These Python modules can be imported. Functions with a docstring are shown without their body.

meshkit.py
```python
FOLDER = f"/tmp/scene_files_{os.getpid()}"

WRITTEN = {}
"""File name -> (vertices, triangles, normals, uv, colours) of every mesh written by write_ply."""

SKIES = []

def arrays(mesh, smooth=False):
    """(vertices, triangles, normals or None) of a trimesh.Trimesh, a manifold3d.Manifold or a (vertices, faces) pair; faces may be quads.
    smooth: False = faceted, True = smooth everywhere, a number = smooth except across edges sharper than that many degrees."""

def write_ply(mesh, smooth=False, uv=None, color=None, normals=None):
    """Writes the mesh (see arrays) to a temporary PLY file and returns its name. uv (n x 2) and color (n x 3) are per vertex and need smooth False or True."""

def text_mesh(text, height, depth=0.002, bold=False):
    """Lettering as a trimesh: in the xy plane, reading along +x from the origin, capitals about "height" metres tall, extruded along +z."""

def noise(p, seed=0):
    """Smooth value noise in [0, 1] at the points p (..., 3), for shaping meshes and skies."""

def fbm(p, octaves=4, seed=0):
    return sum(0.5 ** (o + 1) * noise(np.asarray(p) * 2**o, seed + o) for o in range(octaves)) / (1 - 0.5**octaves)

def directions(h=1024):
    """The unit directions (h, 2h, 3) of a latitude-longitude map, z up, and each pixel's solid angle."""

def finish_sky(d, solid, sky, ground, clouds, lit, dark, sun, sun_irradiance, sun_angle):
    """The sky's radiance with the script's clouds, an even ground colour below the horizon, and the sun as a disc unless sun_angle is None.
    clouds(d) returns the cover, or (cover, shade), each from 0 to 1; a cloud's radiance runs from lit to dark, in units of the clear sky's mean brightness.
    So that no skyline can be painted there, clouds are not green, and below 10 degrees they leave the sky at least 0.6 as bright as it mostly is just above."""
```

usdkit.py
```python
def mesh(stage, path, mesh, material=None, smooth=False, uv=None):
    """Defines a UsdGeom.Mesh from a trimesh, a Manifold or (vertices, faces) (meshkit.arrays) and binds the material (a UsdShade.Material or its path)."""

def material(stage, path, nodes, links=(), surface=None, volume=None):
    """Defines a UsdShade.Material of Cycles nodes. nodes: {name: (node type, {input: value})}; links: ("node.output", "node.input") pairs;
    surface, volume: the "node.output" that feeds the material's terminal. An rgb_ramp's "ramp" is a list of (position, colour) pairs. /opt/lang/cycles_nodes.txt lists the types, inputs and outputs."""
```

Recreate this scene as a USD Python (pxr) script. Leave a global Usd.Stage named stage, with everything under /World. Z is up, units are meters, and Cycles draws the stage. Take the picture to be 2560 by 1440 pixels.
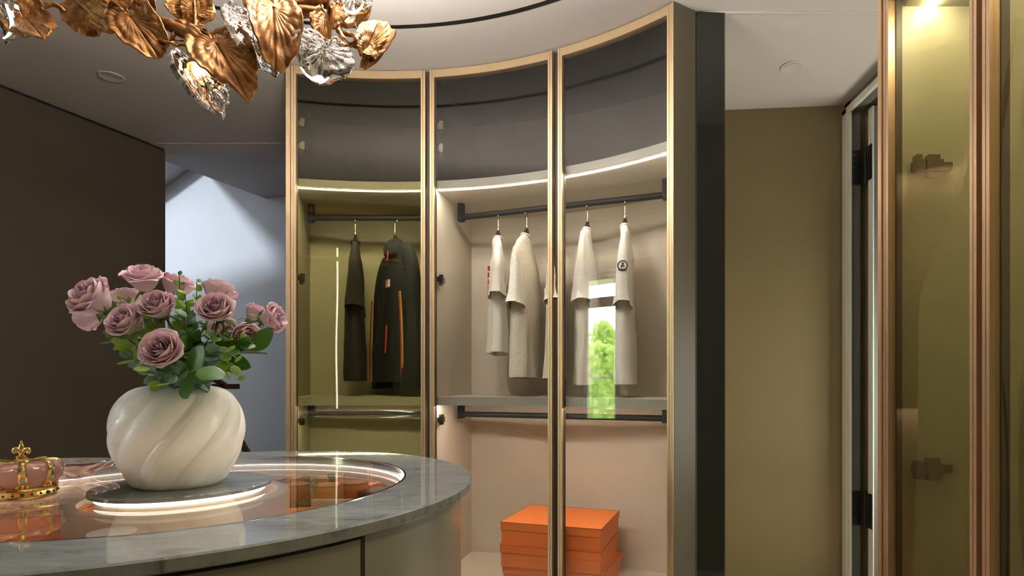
import math, random
import numpy as np
import trimesh
import usdkit, meshkit
from pxr import Usd, UsdGeom, UsdLux, UsdShade, Gf, Sdf
from shapely.geometry import Polygon

rng = np.random.default_rng(7)
random.seed(7)
stage = Usd.Stage.CreateInMemory()
UsdGeom.SetStageUpAxis(stage, 'Z')
UsdGeom.SetStageMetersPerUnit(stage, 1.0)
UsdGeom.Xform.Define(stage, '/World')
UsdGeom.Scope.Define(stage, '/World/Looks')
PI = math.pi
V = lambda *a: np.array(a, float)

# ------------------------------------------------------------------ camera, sky, sun, exposure
EYE = 1.10                                  # the lens is level, 1.10 m above the floor, shifted up and to the left
cam = UsdGeom.Camera.Define(stage, '/World/camera')
cam.AddTransformOp().Set(Gf.Matrix4d().SetRotate(Gf.Rotation(Gf.Vec3d(1, 0, 0), 90)) * Gf.Matrix4d().SetTranslate(Gf.Vec3d(0, 0, EYE)))
cam.CreateFocalLengthAttr(20.25)
cam.CreateHorizontalApertureAttr(36.0)
cam.CreateVerticalApertureAttr(20.25)
cam.CreateHorizontalApertureOffsetAttr(-145 / 2560 * 36)
cam.CreateVerticalApertureOffsetAttr(235 / 2560 * 36)
cam.CreateClippingRangeAttr((0.02, 1000.0))
cam.CreateExposureAttr(0.0)

dome = UsdLux.DomeLight.Define(stage, '/World/sky')
dome.CreateIntensityAttr(17.0)
dome.CreateColorAttr(Gf.Vec3f(0.93, 0.97, 1.0))
SUN_TO = V(1.634, 1.781, -1.0)              # the sun comes from the left, through the roof window; added slabs block it at the bedroom window
sun = UsdLux.DistantLight.Define(stage, '/World/sun')
sun.CreateIntensityAttr(2200.0)
sun.CreateAngleAttr(6.0)
sun.CreateColorAttr(Gf.Vec3f(0.90, 0.95, 1.0))
_f = -SUN_TO / np.linalg.norm(SUN_TO)
_r = np.cross([0, 0, 1.0], _f); _r /= np.linalg.norm(_r); _u = np.cross(_f, _r)
sun.AddTransformOp().Set(Gf.Matrix4d(*_r, 0, *_u, 0, *_f, 0, 0, 0, 0, 1))
LED_POWER = 150.0
ALCOVE_FILL = 12.0
CH_SMALL = 30.0
ROOM_FILL = 270.0

# ------------------------------------------------------------------ helpers: naming, tagging
_used = set()
def numbered(path):
    p, k = path, 0
    while p in _used:
        k += 1
        p = f'{path}_{k:03d}'
    _used.add(p)
    return p

def tag(prim, label=None, cat=None, group=None, kind=None):
    prim = prim.GetPrim() if hasattr(prim, 'GetPrim') else prim
    for k, v in (('label', label), ('category', cat), ('group', group), ('kind', kind)):
        if v:
            prim.SetCustomDataByKey(k, v)
    return prim

def thing(name, label, cat, loc=(0, 0, 0), group=None, kind=None, rz=0.0, matrix=None):
    x = UsdGeom.Xform.Define(stage, numbered('/World/' + name))
    if matrix is not None:
        x.AddTransformOp().Set(Gf.Matrix4d(*np.asarray(matrix, float).T.ravel()))
    else:
        x.AddTranslateOp().Set(Gf.Vec3d(*map(float, loc)))
        if rz:
            x.AddRotateZOp().Set(math.degrees(rz))
    return tag(x, label, cat, group, kind)

def obj(name, geo, mat, parent=None, smooth=30, label=None):
    base = str(parent.GetPath()) if parent is not None else '/World'
    p = usdkit.mesh(stage, numbered(base + '/' + name), geo, M[mat] if isinstance(mat, str) else mat, smooth=smooth).GetPrim()
    if label:
        p.SetCustomDataByKey('label', label)
    return p

def struct(name, geo, mat, parent=None, smooth=30, label=None):
    p = obj(name, geo, mat, parent, smooth, label)
    if parent is None:
        p.SetCustomDataByKey('kind', 'structure')
    return p

# ------------------------------------------------------------------ helpers: shapes
def cat(*ms):
    ms = [m for x in ms for m in (x if isinstance(x, (list, tuple)) else [x])]
    return trimesh.util.concatenate(ms)

def box(x0, x1, y0, y1, z0, z1):
    m = trimesh.creation.box([x1 - x0, y1 - y0, z1 - z0])
    m.apply_translation([(x0 + x1) / 2, (y0 + y1) / 2, (z0 + z1) / 2])
    return m

def cbox(x0, x1, y0, y1, z0, z1, c=0.003):
    """A box with chamfered edges."""
    import manifold3d as mf
    c = min(c, (x1 - x0) * .45, (y1 - y0) * .45, (z1 - z0) * .45)
    pts = []
    for X, ex in ((x0, 1), (x1, -1)):
        for Y, ey in ((y0, 1), (y1, -1)):
            for Z, ez in ((z0, 1), (z1, -1)):
                pts += [(X + ex * c, Y + ey * c, Z), (X + ex * c, Y, Z + ez * c), (X, Y + ey * c, Z + ez * c)]
    return trimesh.convex.convex_hull(np.array(pts))

def prism(poly, z0, z1):
    m = trimesh.creation.extrude_polygon(Polygon(poly), z1 - z0, engine='earcut')
    m.apply_translation([0, 0, z0])
    return m

def hexa(a, b):
    """Solid between two quads (4 points each, same order)."""
    v = np.array(list(a) + list(b), float)
    f = [[0, 2, 1], [0, 3, 2], [4, 5, 6], [4, 6, 7]]
    for i in range(4):
        j = (i + 1) % 4
        f += [[i, j, j + 4], [i, j + 4, i + 4]]
    m = trimesh.Trimesh(v, f, process=False)
    m.fix_normals()
    return m

def slab_quad(pts, t):
    """A quad in space thickened by the vector t."""
    return hexa(pts, [np.asarray(p, float) + np.asarray(t, float) for p in pts])

def loft(rings, cap0=True, cap1=True, closed=True):
    rings = np.asarray(rings, float)
    n, m = rings.shape[:2]
    v = rings.reshape(-1, 3)
    f = []
    for i in range(n - 1):
        for j in range(m if closed else m - 1):
            k = (j + 1) % m
            a, b, c, d = i * m + j, i * m + k, (i + 1) * m + k, (i + 1) * m + j
            f += [[a, b, c], [a, c, d]]
    v = list(v)
    if closed and cap0:
        v.append(rings[0].mean(0)); c = len(v) - 1
        f += [[c, (j + 1) % m, j] for j in range(m)]
    if closed and cap1:
        v.append(rings[-1].mean(0)); c = len(v) - 1; o = (n - 1) * m
        f += [[c, o + j, o + (j + 1) % m] for j in range(m)]
    return trimesh.Trimesh(np.array(v), np.array(f), process=False)

def tube(pts, rad, sides=10, flat=None, up=None):
    p = np.asarray(pts, float)
    rad = np.broadcast_to(np.asarray(rad, float), (len(p),))
    t = np.gradient(p, axis=0)
    t /= np.linalg.norm(t, axis=1, keepdims=True) + 1e-12
    a = np.array(up, float) if up is not None else (V(0, 0, 1) if abs(t[0][2]) < .9 else V(1, 0, 0))
    rings = []
    for i in range(len(p)):
        a = a - t[i] * (a @ t[i]); a /= np.linalg.norm(a) + 1e-12
        b = np.cross(t[i], a)
        th = np.arange(sides) * 2 * PI / sides
        fl = 1.0 if flat is None else flat
        rings.append(p[i] + rad[i] * (np.cos(th)[:, None] * a * fl + np.sin(th)[:, None] * b))
    return loft(rings)

def spline(pts, n=40):
    from scipy.interpolate import CubicSpline
    p = np.asarray(pts, float)
    s = np.r_[0, np.cumsum(np.linalg.norm(np.diff(p[:, :3], axis=0), axis=1))]
    return CubicSpline(s, p)(np.linspace(0, s[-1], n))

def lathe(profile, n=48, c=(0, 0)):
    pr = np.asarray(profile, float)
    th = np.arange(n) * 2 * PI / n
    rings = [np.c_[c[0] + r * np.cos(th), c[1] + r * np.sin(th), np.full(n, z)] for r, z in pr]
    m = loft(rings, cap0=pr[0][0] > 1e-6, cap1=pr[-1][0] > 1e-6)
    m.fix_normals()
    return m

def ring_lathe(profile, n=96, c=(0, 0)):
    """Closed profile swept round a full circle (a torus-like solid)."""
    pr = np.asarray(profile, float)
    th = np.arange(n) * 2 * PI / n
    rings = np.array([np.c_[c[0] + pr[:, 0] * np.cos(t), c[1] + pr[:, 0] * np.sin(t), pr[:, 1]] for t in th])
    m = len(pr)
    f = []
    for i in range(n):
        for j in range(m):
            k, i2 = (j + 1) % m, (i + 1) % n
            a, b, cc, d = i * m + j, i * m + k, i2 * m + k, i2 * m + j
            f += [[a, b, cc], [a, cc, d]]
    t = trimesh.Trimesh(rings.reshape(-1, 3), f, process=False)
    t.fix_normals()
    return t

def arc_slab(c, r0, r1, a0, a1, z0, z1, n=None):
    """Part of a ring: radii r0..r1, angles a0..a1 in degrees, heights z0..z1."""
    n = n or max(2, int(abs(a1 - a0) / 1.0) + 1)
    th = np.radians(np.linspace(a0, a1, n))
    rings = []
    for t in th:
        u = V(math.cos(t), math.sin(t))
        p0, p1 = V(*c) + r0 * u, V(*c) + r1 * u
        rings.append([(*p0, z0), (*p1, z0), (*p1, z1), (*p0, z1)])
    m = loft(rings)
    m.fix_normals()
    return m

def ellipsoid(c, r, sub=2, rot=None):
    m = trimesh.creation.icosphere(sub, 1.0)
    m.apply_scale(np.asarray(r, float))
    if rot is not None:
        T = np.eye(4); T[:3, :3] = rot
        m.apply_transform(T)
    m.apply_translation(c)
    return m

def cyl(p0, p1, r, n=20):
    return trimesh.creation.cylinder(r, segment=[p0, p1], sections=n)

def frame_from(z, x_hint=(0, 0, 1)):
    z = np.asarray(z, float) / np.linalg.norm(z)
    x = np.asarray(x_hint, float); x = x - z * (x @ z)
    if np.linalg.norm(x) < 1e-6:
        x = V(1, 0, 0) - z * z[0]
    x /= np.linalg.norm(x)
    return np.c_[x, np.cross(z, x), z]

def place(m, R=None, t=(0, 0, 0), s=1.0):
    m = m.copy()
    T = np.eye(4)
    T[:3, :3] = (np.eye(3) if R is None else R) * s
    T[:3, 3] = t
    m.apply_transform(T)
    return m

def sheet(P, thick):
    """P (n, m, 3): a surface grid made into a thin closed shell."""
    n, m = P.shape[:2]
    du, dv = np.gradient(P, axis=0), np.gradient(P, axis=1)
    N = np.cross(du, dv); N /= np.linalg.norm(N, axis=2, keepdims=True) + 1e-12
    th = np.broadcast_to(np.asarray(thick, float), (n, m))[..., None]
    A, B = P + N * th / 2, P - N * th / 2
    v = np.vstack([A.reshape(-1, 3), B.reshape(-1, 3)])
    i, j = np.meshgrid(np.arange(n - 1), np.arange(m - 1), indexing='ij')
    a = (i * m + j).ravel(); b = a + 1; c = a + m + 1; d = a + m
    o = n * m
    f = [np.c_[a, d, c], np.c_[a, c, b], np.c_[a + o, c + o, d + o], np.c_[a + o, b + o, c + o]]
    f = list(np.vstack(f)[:, ::-1])
    rim = [(k, 0) for k in range(n)] + [(n - 1, k) for k in range(1, m)] + [(k, m - 1) for k in range(n - 2, -1, -1)] + [(0, k) for k in range(m - 2, 0, -1)]
    ids = [x * m + y for x, y in rim]
    for k in range(len(ids)):
        p, q = ids[k], ids[(k + 1) % len(ids)]
        f += [[p, q, q + o], [p, q + o, p + o]]
    t = trimesh.Trimesh(v, np.array(f), process=False)
    return t

# ------------------------------------------------------------------ materials
M = {}
def mat(name, nodes, links, surface):
    M[name] = usdkit.material(stage, '/World/Looks/' + name, nodes, links, surface=surface)

def plain(name, color, rough=.5, metal=0.0, var=0.0, scale=8.0, bump=0.0, bscale=200.0, stretch=(1, 1, 1), **kw):
    """Principled material; var: tone variation by noise; bump: fine relief by noise."""
    n = {'p': ('principled_bsdf', {'base_color': color, 'roughness': rough, 'metallic': metal, **kw})}
    l = []
    if var or bump:
        n['tc'] = ('texture_coordinate', {})
        n['mp'] = ('mapping', {'scale': stretch})
        l += [('tc.object', 'mp.vector')]
    if var:
        n['n1'] = ('noise_texture', {'scale': scale, 'detail': 4.0})
        n['r1'] = ('rgb_ramp', {'ramp': [(.3, tuple(c * (1 - var) for c in color)), (.7, tuple(min(1, c * (1 + var)) for c in color))]})
        l += [('mp.vector', 'n1.vector'), ('n1.fac', 'r1.fac'), ('r1.color', 'p.base_color')]
    if bump:
        n['n2'] = ('noise_texture', {'scale': bscale, 'detail': 3.0})
        n['b'] = ('bump', {'strength': bump, 'distance': .002})
        l += [('mp.vector', 'n2.vector'), ('n2.fac', 'b.height'), ('b.normal', 'p.normal')]
    mat(name, n, l, 'p.BSDF')

def pane(name, tint, f0=.05, rough=0.0, wob=0.0):
    """Clear flat glass: what passes is tinted, the rest mirrors by the angle (the same from both sides). wob: slight waviness."""
    n = {'lw': ('layer_weight', {'blend': .5}),
         'pw': ('math', {'math_type': 'power', 'value2': 5.0}),
         'ma': ('math', {'math_type': 'multiply_add', 'value2': 1 - f0, 'value3': f0}),
         't': ('transparent_bsdf', {'color': tint}),
         'g': ('glossy_bsdf', {'color': (1, 1, 1), 'roughness': rough}),
         'm': ('mix_closure', {})}
    l = [('lw.facing', 'pw.value1'), ('pw.value', 'ma.value1'), ('ma.value', 'm.fac'), ('t.BSDF', 'm.closure1'), ('g.BSDF', 'm.closure2')]
    if wob:
        n['tc'] = ('texture_coordinate', {})
        n['no'] = ('noise_texture', {'scale': 2.2, 'detail': 1.0})
        n['bu'] = ('bump', {'strength': wob, 'distance': .02})
        l += [('tc.object', 'no.vector'), ('no.fac', 'bu.height'), ('bu.normal', 'g.normal')]
    mat(name, n, l, 'm.closure')

def glow(name, color, strength):
    mat(name, {'e': ('emission', {'color': color, 'strength': strength})}, [], 'e.emission')

def leafmat(name, color, back, rough=.45, trans=.25, var=.25):
    n = {'oi': ('object_info', {}),
         'r': ('rgb_ramp', {'ramp': [(0, tuple(c * (1 - var) for c in color)), (1, tuple(min(1, c * (1 + var)) for c in color))]}),
         'p': ('principled_bsdf', {'roughness': rough}),
         't': ('translucent_bsdf', {'color': back}),
         'm': ('mix_closure', {'fac': trans})}
    mat(name, n, [('oi.random', 'r.fac'), ('r.color', 'p.base_color'), ('p.BSDF', 'm.closure1'), ('t.BSDF', 'm.closure2')], 'm.closure')

plain('ceiling_paint', (.60, .555, .52), .75, bump=.05, bscale=90)
plain('white_paint', (.66, .66, .67), .7, bump=.05, bscale=90)
plain('slope_paint', (.50, .47, .46), .7)
plain('dark_wall', (.095, .074, .054), .9, var=.06, scale=2, specular_ior_level=.02)
plain('shade_lining', (.016, .014, .012), .9, specular_ior_level=.05)  # near-black colour standing in for shade above the upper shelf
plain('tan_wall', (.25, .195, .098), .45, var=.05, scale=3)
plain('beige_wall', (.30, .24, .19), .6, var=.04, scale=3)
plain('brown_panel', (.12, .098, .060), .38, var=.06, scale=3)
plain('gold_frame', (.56, .41, .25), .46, .8, bump=.12, bscale=300, stretch=(1, 1, .02))
plain('copper_frame', (.56, .38, .24), .40, .85, bump=.12, bscale=300, stretch=(1, 1, .02))
plain('dark_gap', (.035, .026, .018), .5)
plain('laminate', (.60, .545, .455), .5, var=.03, scale=4)
plain('laminate_olive', (.38, .36, .25), .5, var=.03, scale=4)
plain('shelf_edge', (.30, .30, .28), .35)
plain('black_metal', (.009, .010, .012), .55, specular_ior_level=.2)
plain('chrome_dark', (.25, .22, .20), .2, 1.0)
plain('chrome', (.75, .75, .75), .12, 1.0)
plain('steel_hinge', (.045, .045, .05), .3, .8)
plain('brass', (.80, .62, .36), .25, 1.0)
plain('black_track', (.010, .010, .011), .5)
plain('frame_grey', (.68, .68, .60), .32)
plain('door_grey', (.13, .135, .12), .42)
plain('dark_glass', (.012, .014, .013), .03, specular_ior_level=.9)
plain('dark_wood', (.045, .018, .016), .35, var=.3, scale=6, stretch=(1, 1, 8))
plain('hanger_wood', (.030, .016, .011), .35)
plain('orange_box', (.80, .20, .035), .45, bump=.25, bscale=500, var=.05, scale=5)
plain('orange_small', (.80, .24, .035), .42, bump=.2, bscale=700)
plain('box_edge', (.09, .045, .03), .5)
plain('ribbon', (.03, .02, .017), .5)
plain('ribbon_print', (.6, .55, .5), .6)
plain('brown_lining', (.13, .05, .03), .6)
plain('brown_box', (.10, .035, .02), .5)
plain('cream_leather', (.62, .52, .42), .5)
plain('peach_lining', (.60, .42, .31), .5)
plain('drum_paint', (.25, .24, .195), .28, coat_weight=.3, coat_roughness=.1)
plain('gold', (.83, .58, .22), .22, 1.0, bump=.25, bscale=220)
plain('jewel_blue', (.35, .50, .52), .12)
plain('jewel_dark', (.02, .06, .05), .08)
plain('pink_crystal', (1.0, .70, .70), .08, transmission_weight=.85, ior=1.35)
plain('pink_glass', (1.0, .80, .84), .05, transmission_weight=.95, ior=1.48, bump=.6, bscale=60)
plain('crown_glass', (.86, .52, .50), .1, transmission_weight=.45, ior=1.4, coat_weight=.6)
plain('linen_white', (.86, .83, .78), .85, bump=.5, bscale=700)
mat('cloth_woven', {'tc': ('texture_coordinate', {}), 'v': ('voronoi_texture', {'scale': 95.0, 'feature': 'distance_to_edge'}), 'mp': ('mapping', {'scale': (1.0, 1.0, 2.2)}),
                  'r': ('rgb_ramp', {'ramp': [(.0, (.60, .56, .48)), (.25, (.86, .82, .74))]}), 'b': ('bump', {'strength': .6, 'distance': .003}), 'p': ('principled_bsdf', {'roughness': .85})},
    [('tc.object', 'mp.vector'), ('mp.vector', 'v.vector'), ('v.distance', 'r.fac'), ('r.color', 'p.base_color'), ('v.distance', 'b.height'), ('b.normal', 'p.normal')], 'p.BSDF')
plain('linen_grey', (.80, .80, .77), .85, bump=.5, bscale=700)
plain('cloth_cream', (.84, .78, .68), .85, bump=.4, bscale=600)
plain('cloth_black', (.012, .011, .011), .85, bump=.4, bscale=600)
plain('cloth_navy', (.008, .011, .017), .8, bump=.4, bscale=600)
plain('stripe_gold', (.55, .36, .10), .6)
plain('stripe_red', (.30, .012, .015), .6)
plain('red_print', (.55, .04, .04), .6)
plain('patch_white', (.7, .68, .62), .6)
plain('patch_navy', (.02, .03, .06), .6)
plain('bed_cover', (.48, .42, .35), .9, bump=.4, bscale=300)
plain('curtain', (.80, .79, .77), .9)
plain('stem_green', (.08, .16, .03), .5)
plain('bark', (.10, .07, .05), .9)
plain('grass', (.12, .25, .03), .9, var=.4, scale=3)
plain('deck', (.50, .33, .20), .7)
leafmat('tree_leaf', (.40, .54, .15), (.55, .70, .18), .6, .4)
leafmat('euca_leaf', (.22, .34, .28), (.32, .50, .20), .45, .25)
leafmat('green_leaf', (.055, .15, .025), (.20, .42, .03), .4, .3)
leafmat('young_leaf', (.22, .36, .05), (.45, .62, .08), .45, .35)
# petals
mat('petal', {'oi': ('object_info', {}),
              'r': ('rgb_ramp', {'ramp': [(0, (.88, .67, .77)), (.5, (.91, .73, .80)), (1, (.93, .78, .81))]}),
              'p': ('principled_bsdf', {'roughness': .6, 'sheen_weight': .15}),
              't': ('translucent_bsdf', {'color': (.96, .70, .77)}), 'm': ('mix_closure', {'fac': .32})},
    [('oi.random', 'r.fac'), ('r.color', 'p.base_color'), ('p.BSDF', 'm.closure1'), ('t.BSDF', 'm.closure2')], 'm.closure')
mat('petal_core', {'oi': ('object_info', {}),
              'r': ('rgb_ramp', {'ramp': [(0, (.62, .39, .54)), (1, (.78, .55, .67))]}),
              'p': ('principled_bsdf', {'roughness': .6}),
              't': ('translucent_bsdf', {'color': (.65, .34, .38)}), 'm': ('mix_closure', {'fac': .2})},
    [('oi.random', 'r.fac'), ('r.color', 'p.base_color'), ('p.BSDF', 'm.closure1'), ('t.BSDF', 'm.closure2')], 'm.closure')
# bronze leaf
mat('bronze', {'tc': ('texture_coordinate', {}), 'n': ('noise_texture', {'scale': 45.0, 'detail': 5.0}),
               'r': ('rgb_ramp', {'ramp': [(.30, (.17, .070, .018)), (.5, (.29, .125, .032)), (.72, (.42, .20, .058))]}),
               'n2': ('noise_texture', {'scale': 260.0, 'detail': 3.0}), 'b': ('bump', {'strength': .35, 'distance': .0015}),
               'p': ('principled_bsdf', {'metallic': .65, 'roughness': .50})},
    [('tc.object', 'n.vector'), ('n.fac', 'r.fac'), ('r.color', 'p.base_color'), ('tc.object', 'n2.vector'), ('n2.fac', 'b.height'), ('b.normal', 'p.normal')], 'p.BSDF')
mat('crystal', {'tc': ('texture_coordinate', {}), 'n2': ('noise_texture', {'scale': 55.0, 'detail': 2.0}), 'b': ('bump', {'strength': .5, 'distance': .003}),
                'g': ('principled_bsdf', {'base_color': (1, 1, 1), 'roughness': .0, 'transmission_weight': 1.0, 'ior': 1.5})},
    [('tc.object', 'n2.vector'), ('n2.fac', 'b.height'), ('b.normal', 'g.normal')], 'g.BSDF')
# marble with grey streaks
mat('marble', {'ge': ('geometry', {}), 'mp': ('mapping', {'scale': (6.0, 16.0, 10.0), 'rotation': (0, 0, .35)}),
               'n': ('noise_texture', {'scale': 1.6, 'detail': 8.0, 'roughness': .62, 'distortion': .9}),
               'r': ('rgb_ramp', {'ramp': [(0, (.035, .042, .045)), (.30, (.11, .12, .125)), (.42, (.215, .235, .24)), (.55, (.265, .285, .29)), (1, (.33, .35, .355))]}),
               'v': ('noise_texture', {'scale': .55, 'detail': 3.0}),
               'rv': ('rgb_ramp', {'ramp': [(.35, (.78, .78, .78)), (.65, (1, 1, 1))]}),
               'mx': ('mix_color', {'blend_type': 'multiply', 'fac': 1.0}),
               'p': ('principled_bsdf', {'roughness': .035, 'specular_ior_level': .9})},
    [('ge.position', 'mp.vector'), ('mp.vector', 'n.vector'), ('n.fac', 'r.fac'), ('mp.vector', 'v.vector'), ('v.fac', 'rv.fac'), ('r.color', 'mx.a'), ('rv.color', 'mx.b'), ('mx.result', 'p.base_color')], 'p.BSDF')
# alabaster vase: milky with swirling veils
mat('alabaster', {'tc': ('texture_coordinate', {}), 'sx': ('separate_xyz', {}), 'mu': ('math', {'math_type': 'multiply', 'value2': -6.15}),
                  'vr': ('vector_rotate', {'rotate_type': 'z_axis'}), 'mp': ('mapping', {'scale': (16.0, 16.0, 2.0)}),
                  'n': ('noise_texture', {'scale': 1.3, 'detail': 6.0, 'roughness': .58, 'distortion': .6}),
                  'r': ('rgb_ramp', {'ramp': [(.25, (.72, .70, .62)), (.42, (.88, .87, .82)), (.6, (.95, .95, .92))]}),
                  'n2': ('noise_texture', {'scale': 160.0, 'detail': 3.0}), 'b': ('bump', {'strength': .3, 'distance': .0015}),
                  'p': ('principled_bsdf', {'roughness': .30, 'subsurface_weight': .25, 'subsurface_radius': (.03, .03, .02), 'subsurface_scale': .4})},
    [('tc.object', 'sx.vector'), ('sx.z', 'mu.value1'), ('tc.object', 'vr.vector'), ('mu.value', 'vr.angle'), ('vr.vector', 'mp.vector'), ('mp.vector', 'n.vector'), ('n.fac', 'r.fac'), ('r.color', 'p.base_color'), ('tc.object', 'n2.vector'), ('n2.fac', 'b.height'), ('b.normal', 'p.normal')], 'p.BSDF')
# oak planks
mat('oak', {'tc': ('texture_coordinate', {}), 'oi': ('object_info', {}), 'mp': ('mapping', {'scale': (1.2, 14.0, 1.0)}),
            'ad': ('vector_math', {'math_type': 'add'}), 'n': ('noise_texture', {'scale': 2.2, 'detail': 7.0, 'distortion': 2.0}),
            'r': ('rgb_ramp', {'ramp': [(.3, (.34, .27, .205)), (.5, (.48, .395, .315)), (.7, (.56, .47, .385))]}),
            'p': ('principled_bsdf', {'roughness': .20}), 'b': ('bump', {'strength': .15, 'distance': .002})},
    [('tc.object', 'mp.vector'), ('mp.vector', 'ad.vector1'), ('oi.random', 'ad.vector2'), ('ad.vector', 'n.vector'), ('n.fac', 'r.fac'), ('r.color', 'p.base_color'), ('n.fac', 'b.height'), ('b.normal', 'p.normal')], 'p.BSDF')
pane('glass_clear', (.93, .92, .90), .048)
pane('glass_olive', (.92, .90, .74), .048)
pane('glass_window', (.97, .98, .98), .04)
pane('glass_roof', (.195, .201, .210), .04)  # dark tint added to dim sky and sun in the attic hall
pane('glass_table', (.93, .92, .91), .045)
glow('led', (1.0, .89, .76), LED_POWER)
glow('led_table', (1.0, .88, .70), 14.0)
glow('led_well', (1.0, .92, .82), 11.0)
glow('led_spot', (1.0, .84, .60), 60.0)
glow('edge_glow', (1.0, .95, .86), 5.0)  # glow put on crystal rims, not a lamp of its own
glow('pole_light', (1.0, .97, .92), 9.0)

# ------------------------------------------------------------------ the setting
C = V(-.87, .89)                            # centre of the round dressing room
R = 1.89                                    # radius of the wardrobe fronts
CEIL = 2.60
A0, E_, D_ = V(-2.6, 3.7), V(.9506, -.3103), V(.3103, .9506)   # the attic stair hall lies at an angle to the room
def att(u, w, z):
    p = A0 + u * E_ + w * D_
    return (p[0], p[1], z)

floor = struct('floor', box(-7.6, 2.4, -3.9, 7.6, -.12, -.012), 'bark')
PW = .19
y = -3.85; k = 0
while y < 3.9:
    x = -7.35 - random.random() * 1.6
    while x < 2.3:
        ln = 1.9 + random.random() * .5
        a, b = max(x, -7.35), min(x + ln, 2.35)
        if b - a > .1:
            obj('plank', cbox(a + .001, b - .001, y + .001, y + PW - .001, -.012, 0.0, .0015), 'oak', floor, smooth=False)
        x += ln
    y += PW
struct('ceiling', box(-3.45, 2.4, -2.0, 3.60, CEIL, CEIL + .13), 'ceiling_paint')
struct('trim_1', ring_lathe([(1.612, CEIL - .0015), (1.634, CEIL - .0015), (1.634, CEIL + .004), (1.612, CEIL + .004)], 160, (-.79, .81)), 'black_track', label='black ring slot let into the ceiling above the island')
# lintel towards the attic hall, with a shadow gap
struct('trim_2', box(-3.4, -.9, 3.612, 3.80, CEIL - .004, 3.47), 'ceiling_paint', label='plain lintel between dressing room and attic hall')
# dark sliding wall on the left
lw = [att(0, .0, 0)[:2], att(0, -2.048, 0)[:2], att(-.12, -2.048, 0)[:2], att(-.12, .0, 0)[:2]]
struct('wall_left', prism(lw, 0, CEIL - .018), 'dark_wall')
struct('trim_3', prism([att(-.01, .0, 0)[:2], att(-.01, -2.048, 0)[:2], att(-.11, -2.048, 0)[:2], att(-.11, .0, 0)[:2]], CEIL - .018, CEIL), 'black_track', label='dark shadow gap above the left wall')
# attic hall: back wall, slopes, roof window in the left slope
RU, RZ = -1.68, 3.285
zl = lambda u: RZ - .44 * (RU - u)
zr = lambda u: max(RZ - .52 * (u - RU), 2.845)
wb = [att(-5.4, 1.6, 0), att(1.6, 1.6, 0), att(1.6, 1.6, 3.42), att(-5.4, 1.6, 3.42)]
struct('wall_back', slab_quad(wb, (*(D_ * .12), 0)), 'white_paint')
def slope(name, u0, u1, w0, w1, zf, m):
    q = [att(u0, w0, zf(u0)), att(u1, w0, zf(u1)), att(u1, w1, zf(u1)), att(u0, w1, zf(u0))]
    return slab_quad(q, (0, 0, .06))
struct('ceiling_slope', cat(slope('', RU + .0, RU + .845, -2.1, 1.62, zr, 0), slope('', RU + .845, 1.6, -.3, 1.62, zr, 0), slope('', RU + .845, -.1, -2.1, -.3, zr, 0)), 'slope_paint', label='pale sloping ceiling of the attic hall, right of the ridge')
struct('ceiling_slope', cat(slope('', -5.3, RU, 1.345, 1.62, zl, 0), slope('', -5.3, RU, -2.1, -1.8, zl, 0), slope('', -5.3, -3.45, -1.85, 1.3, zl, 0)), 'slope_paint', label='sloping ceiling of the attic hall, left of the ridge, round the roof window')
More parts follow.
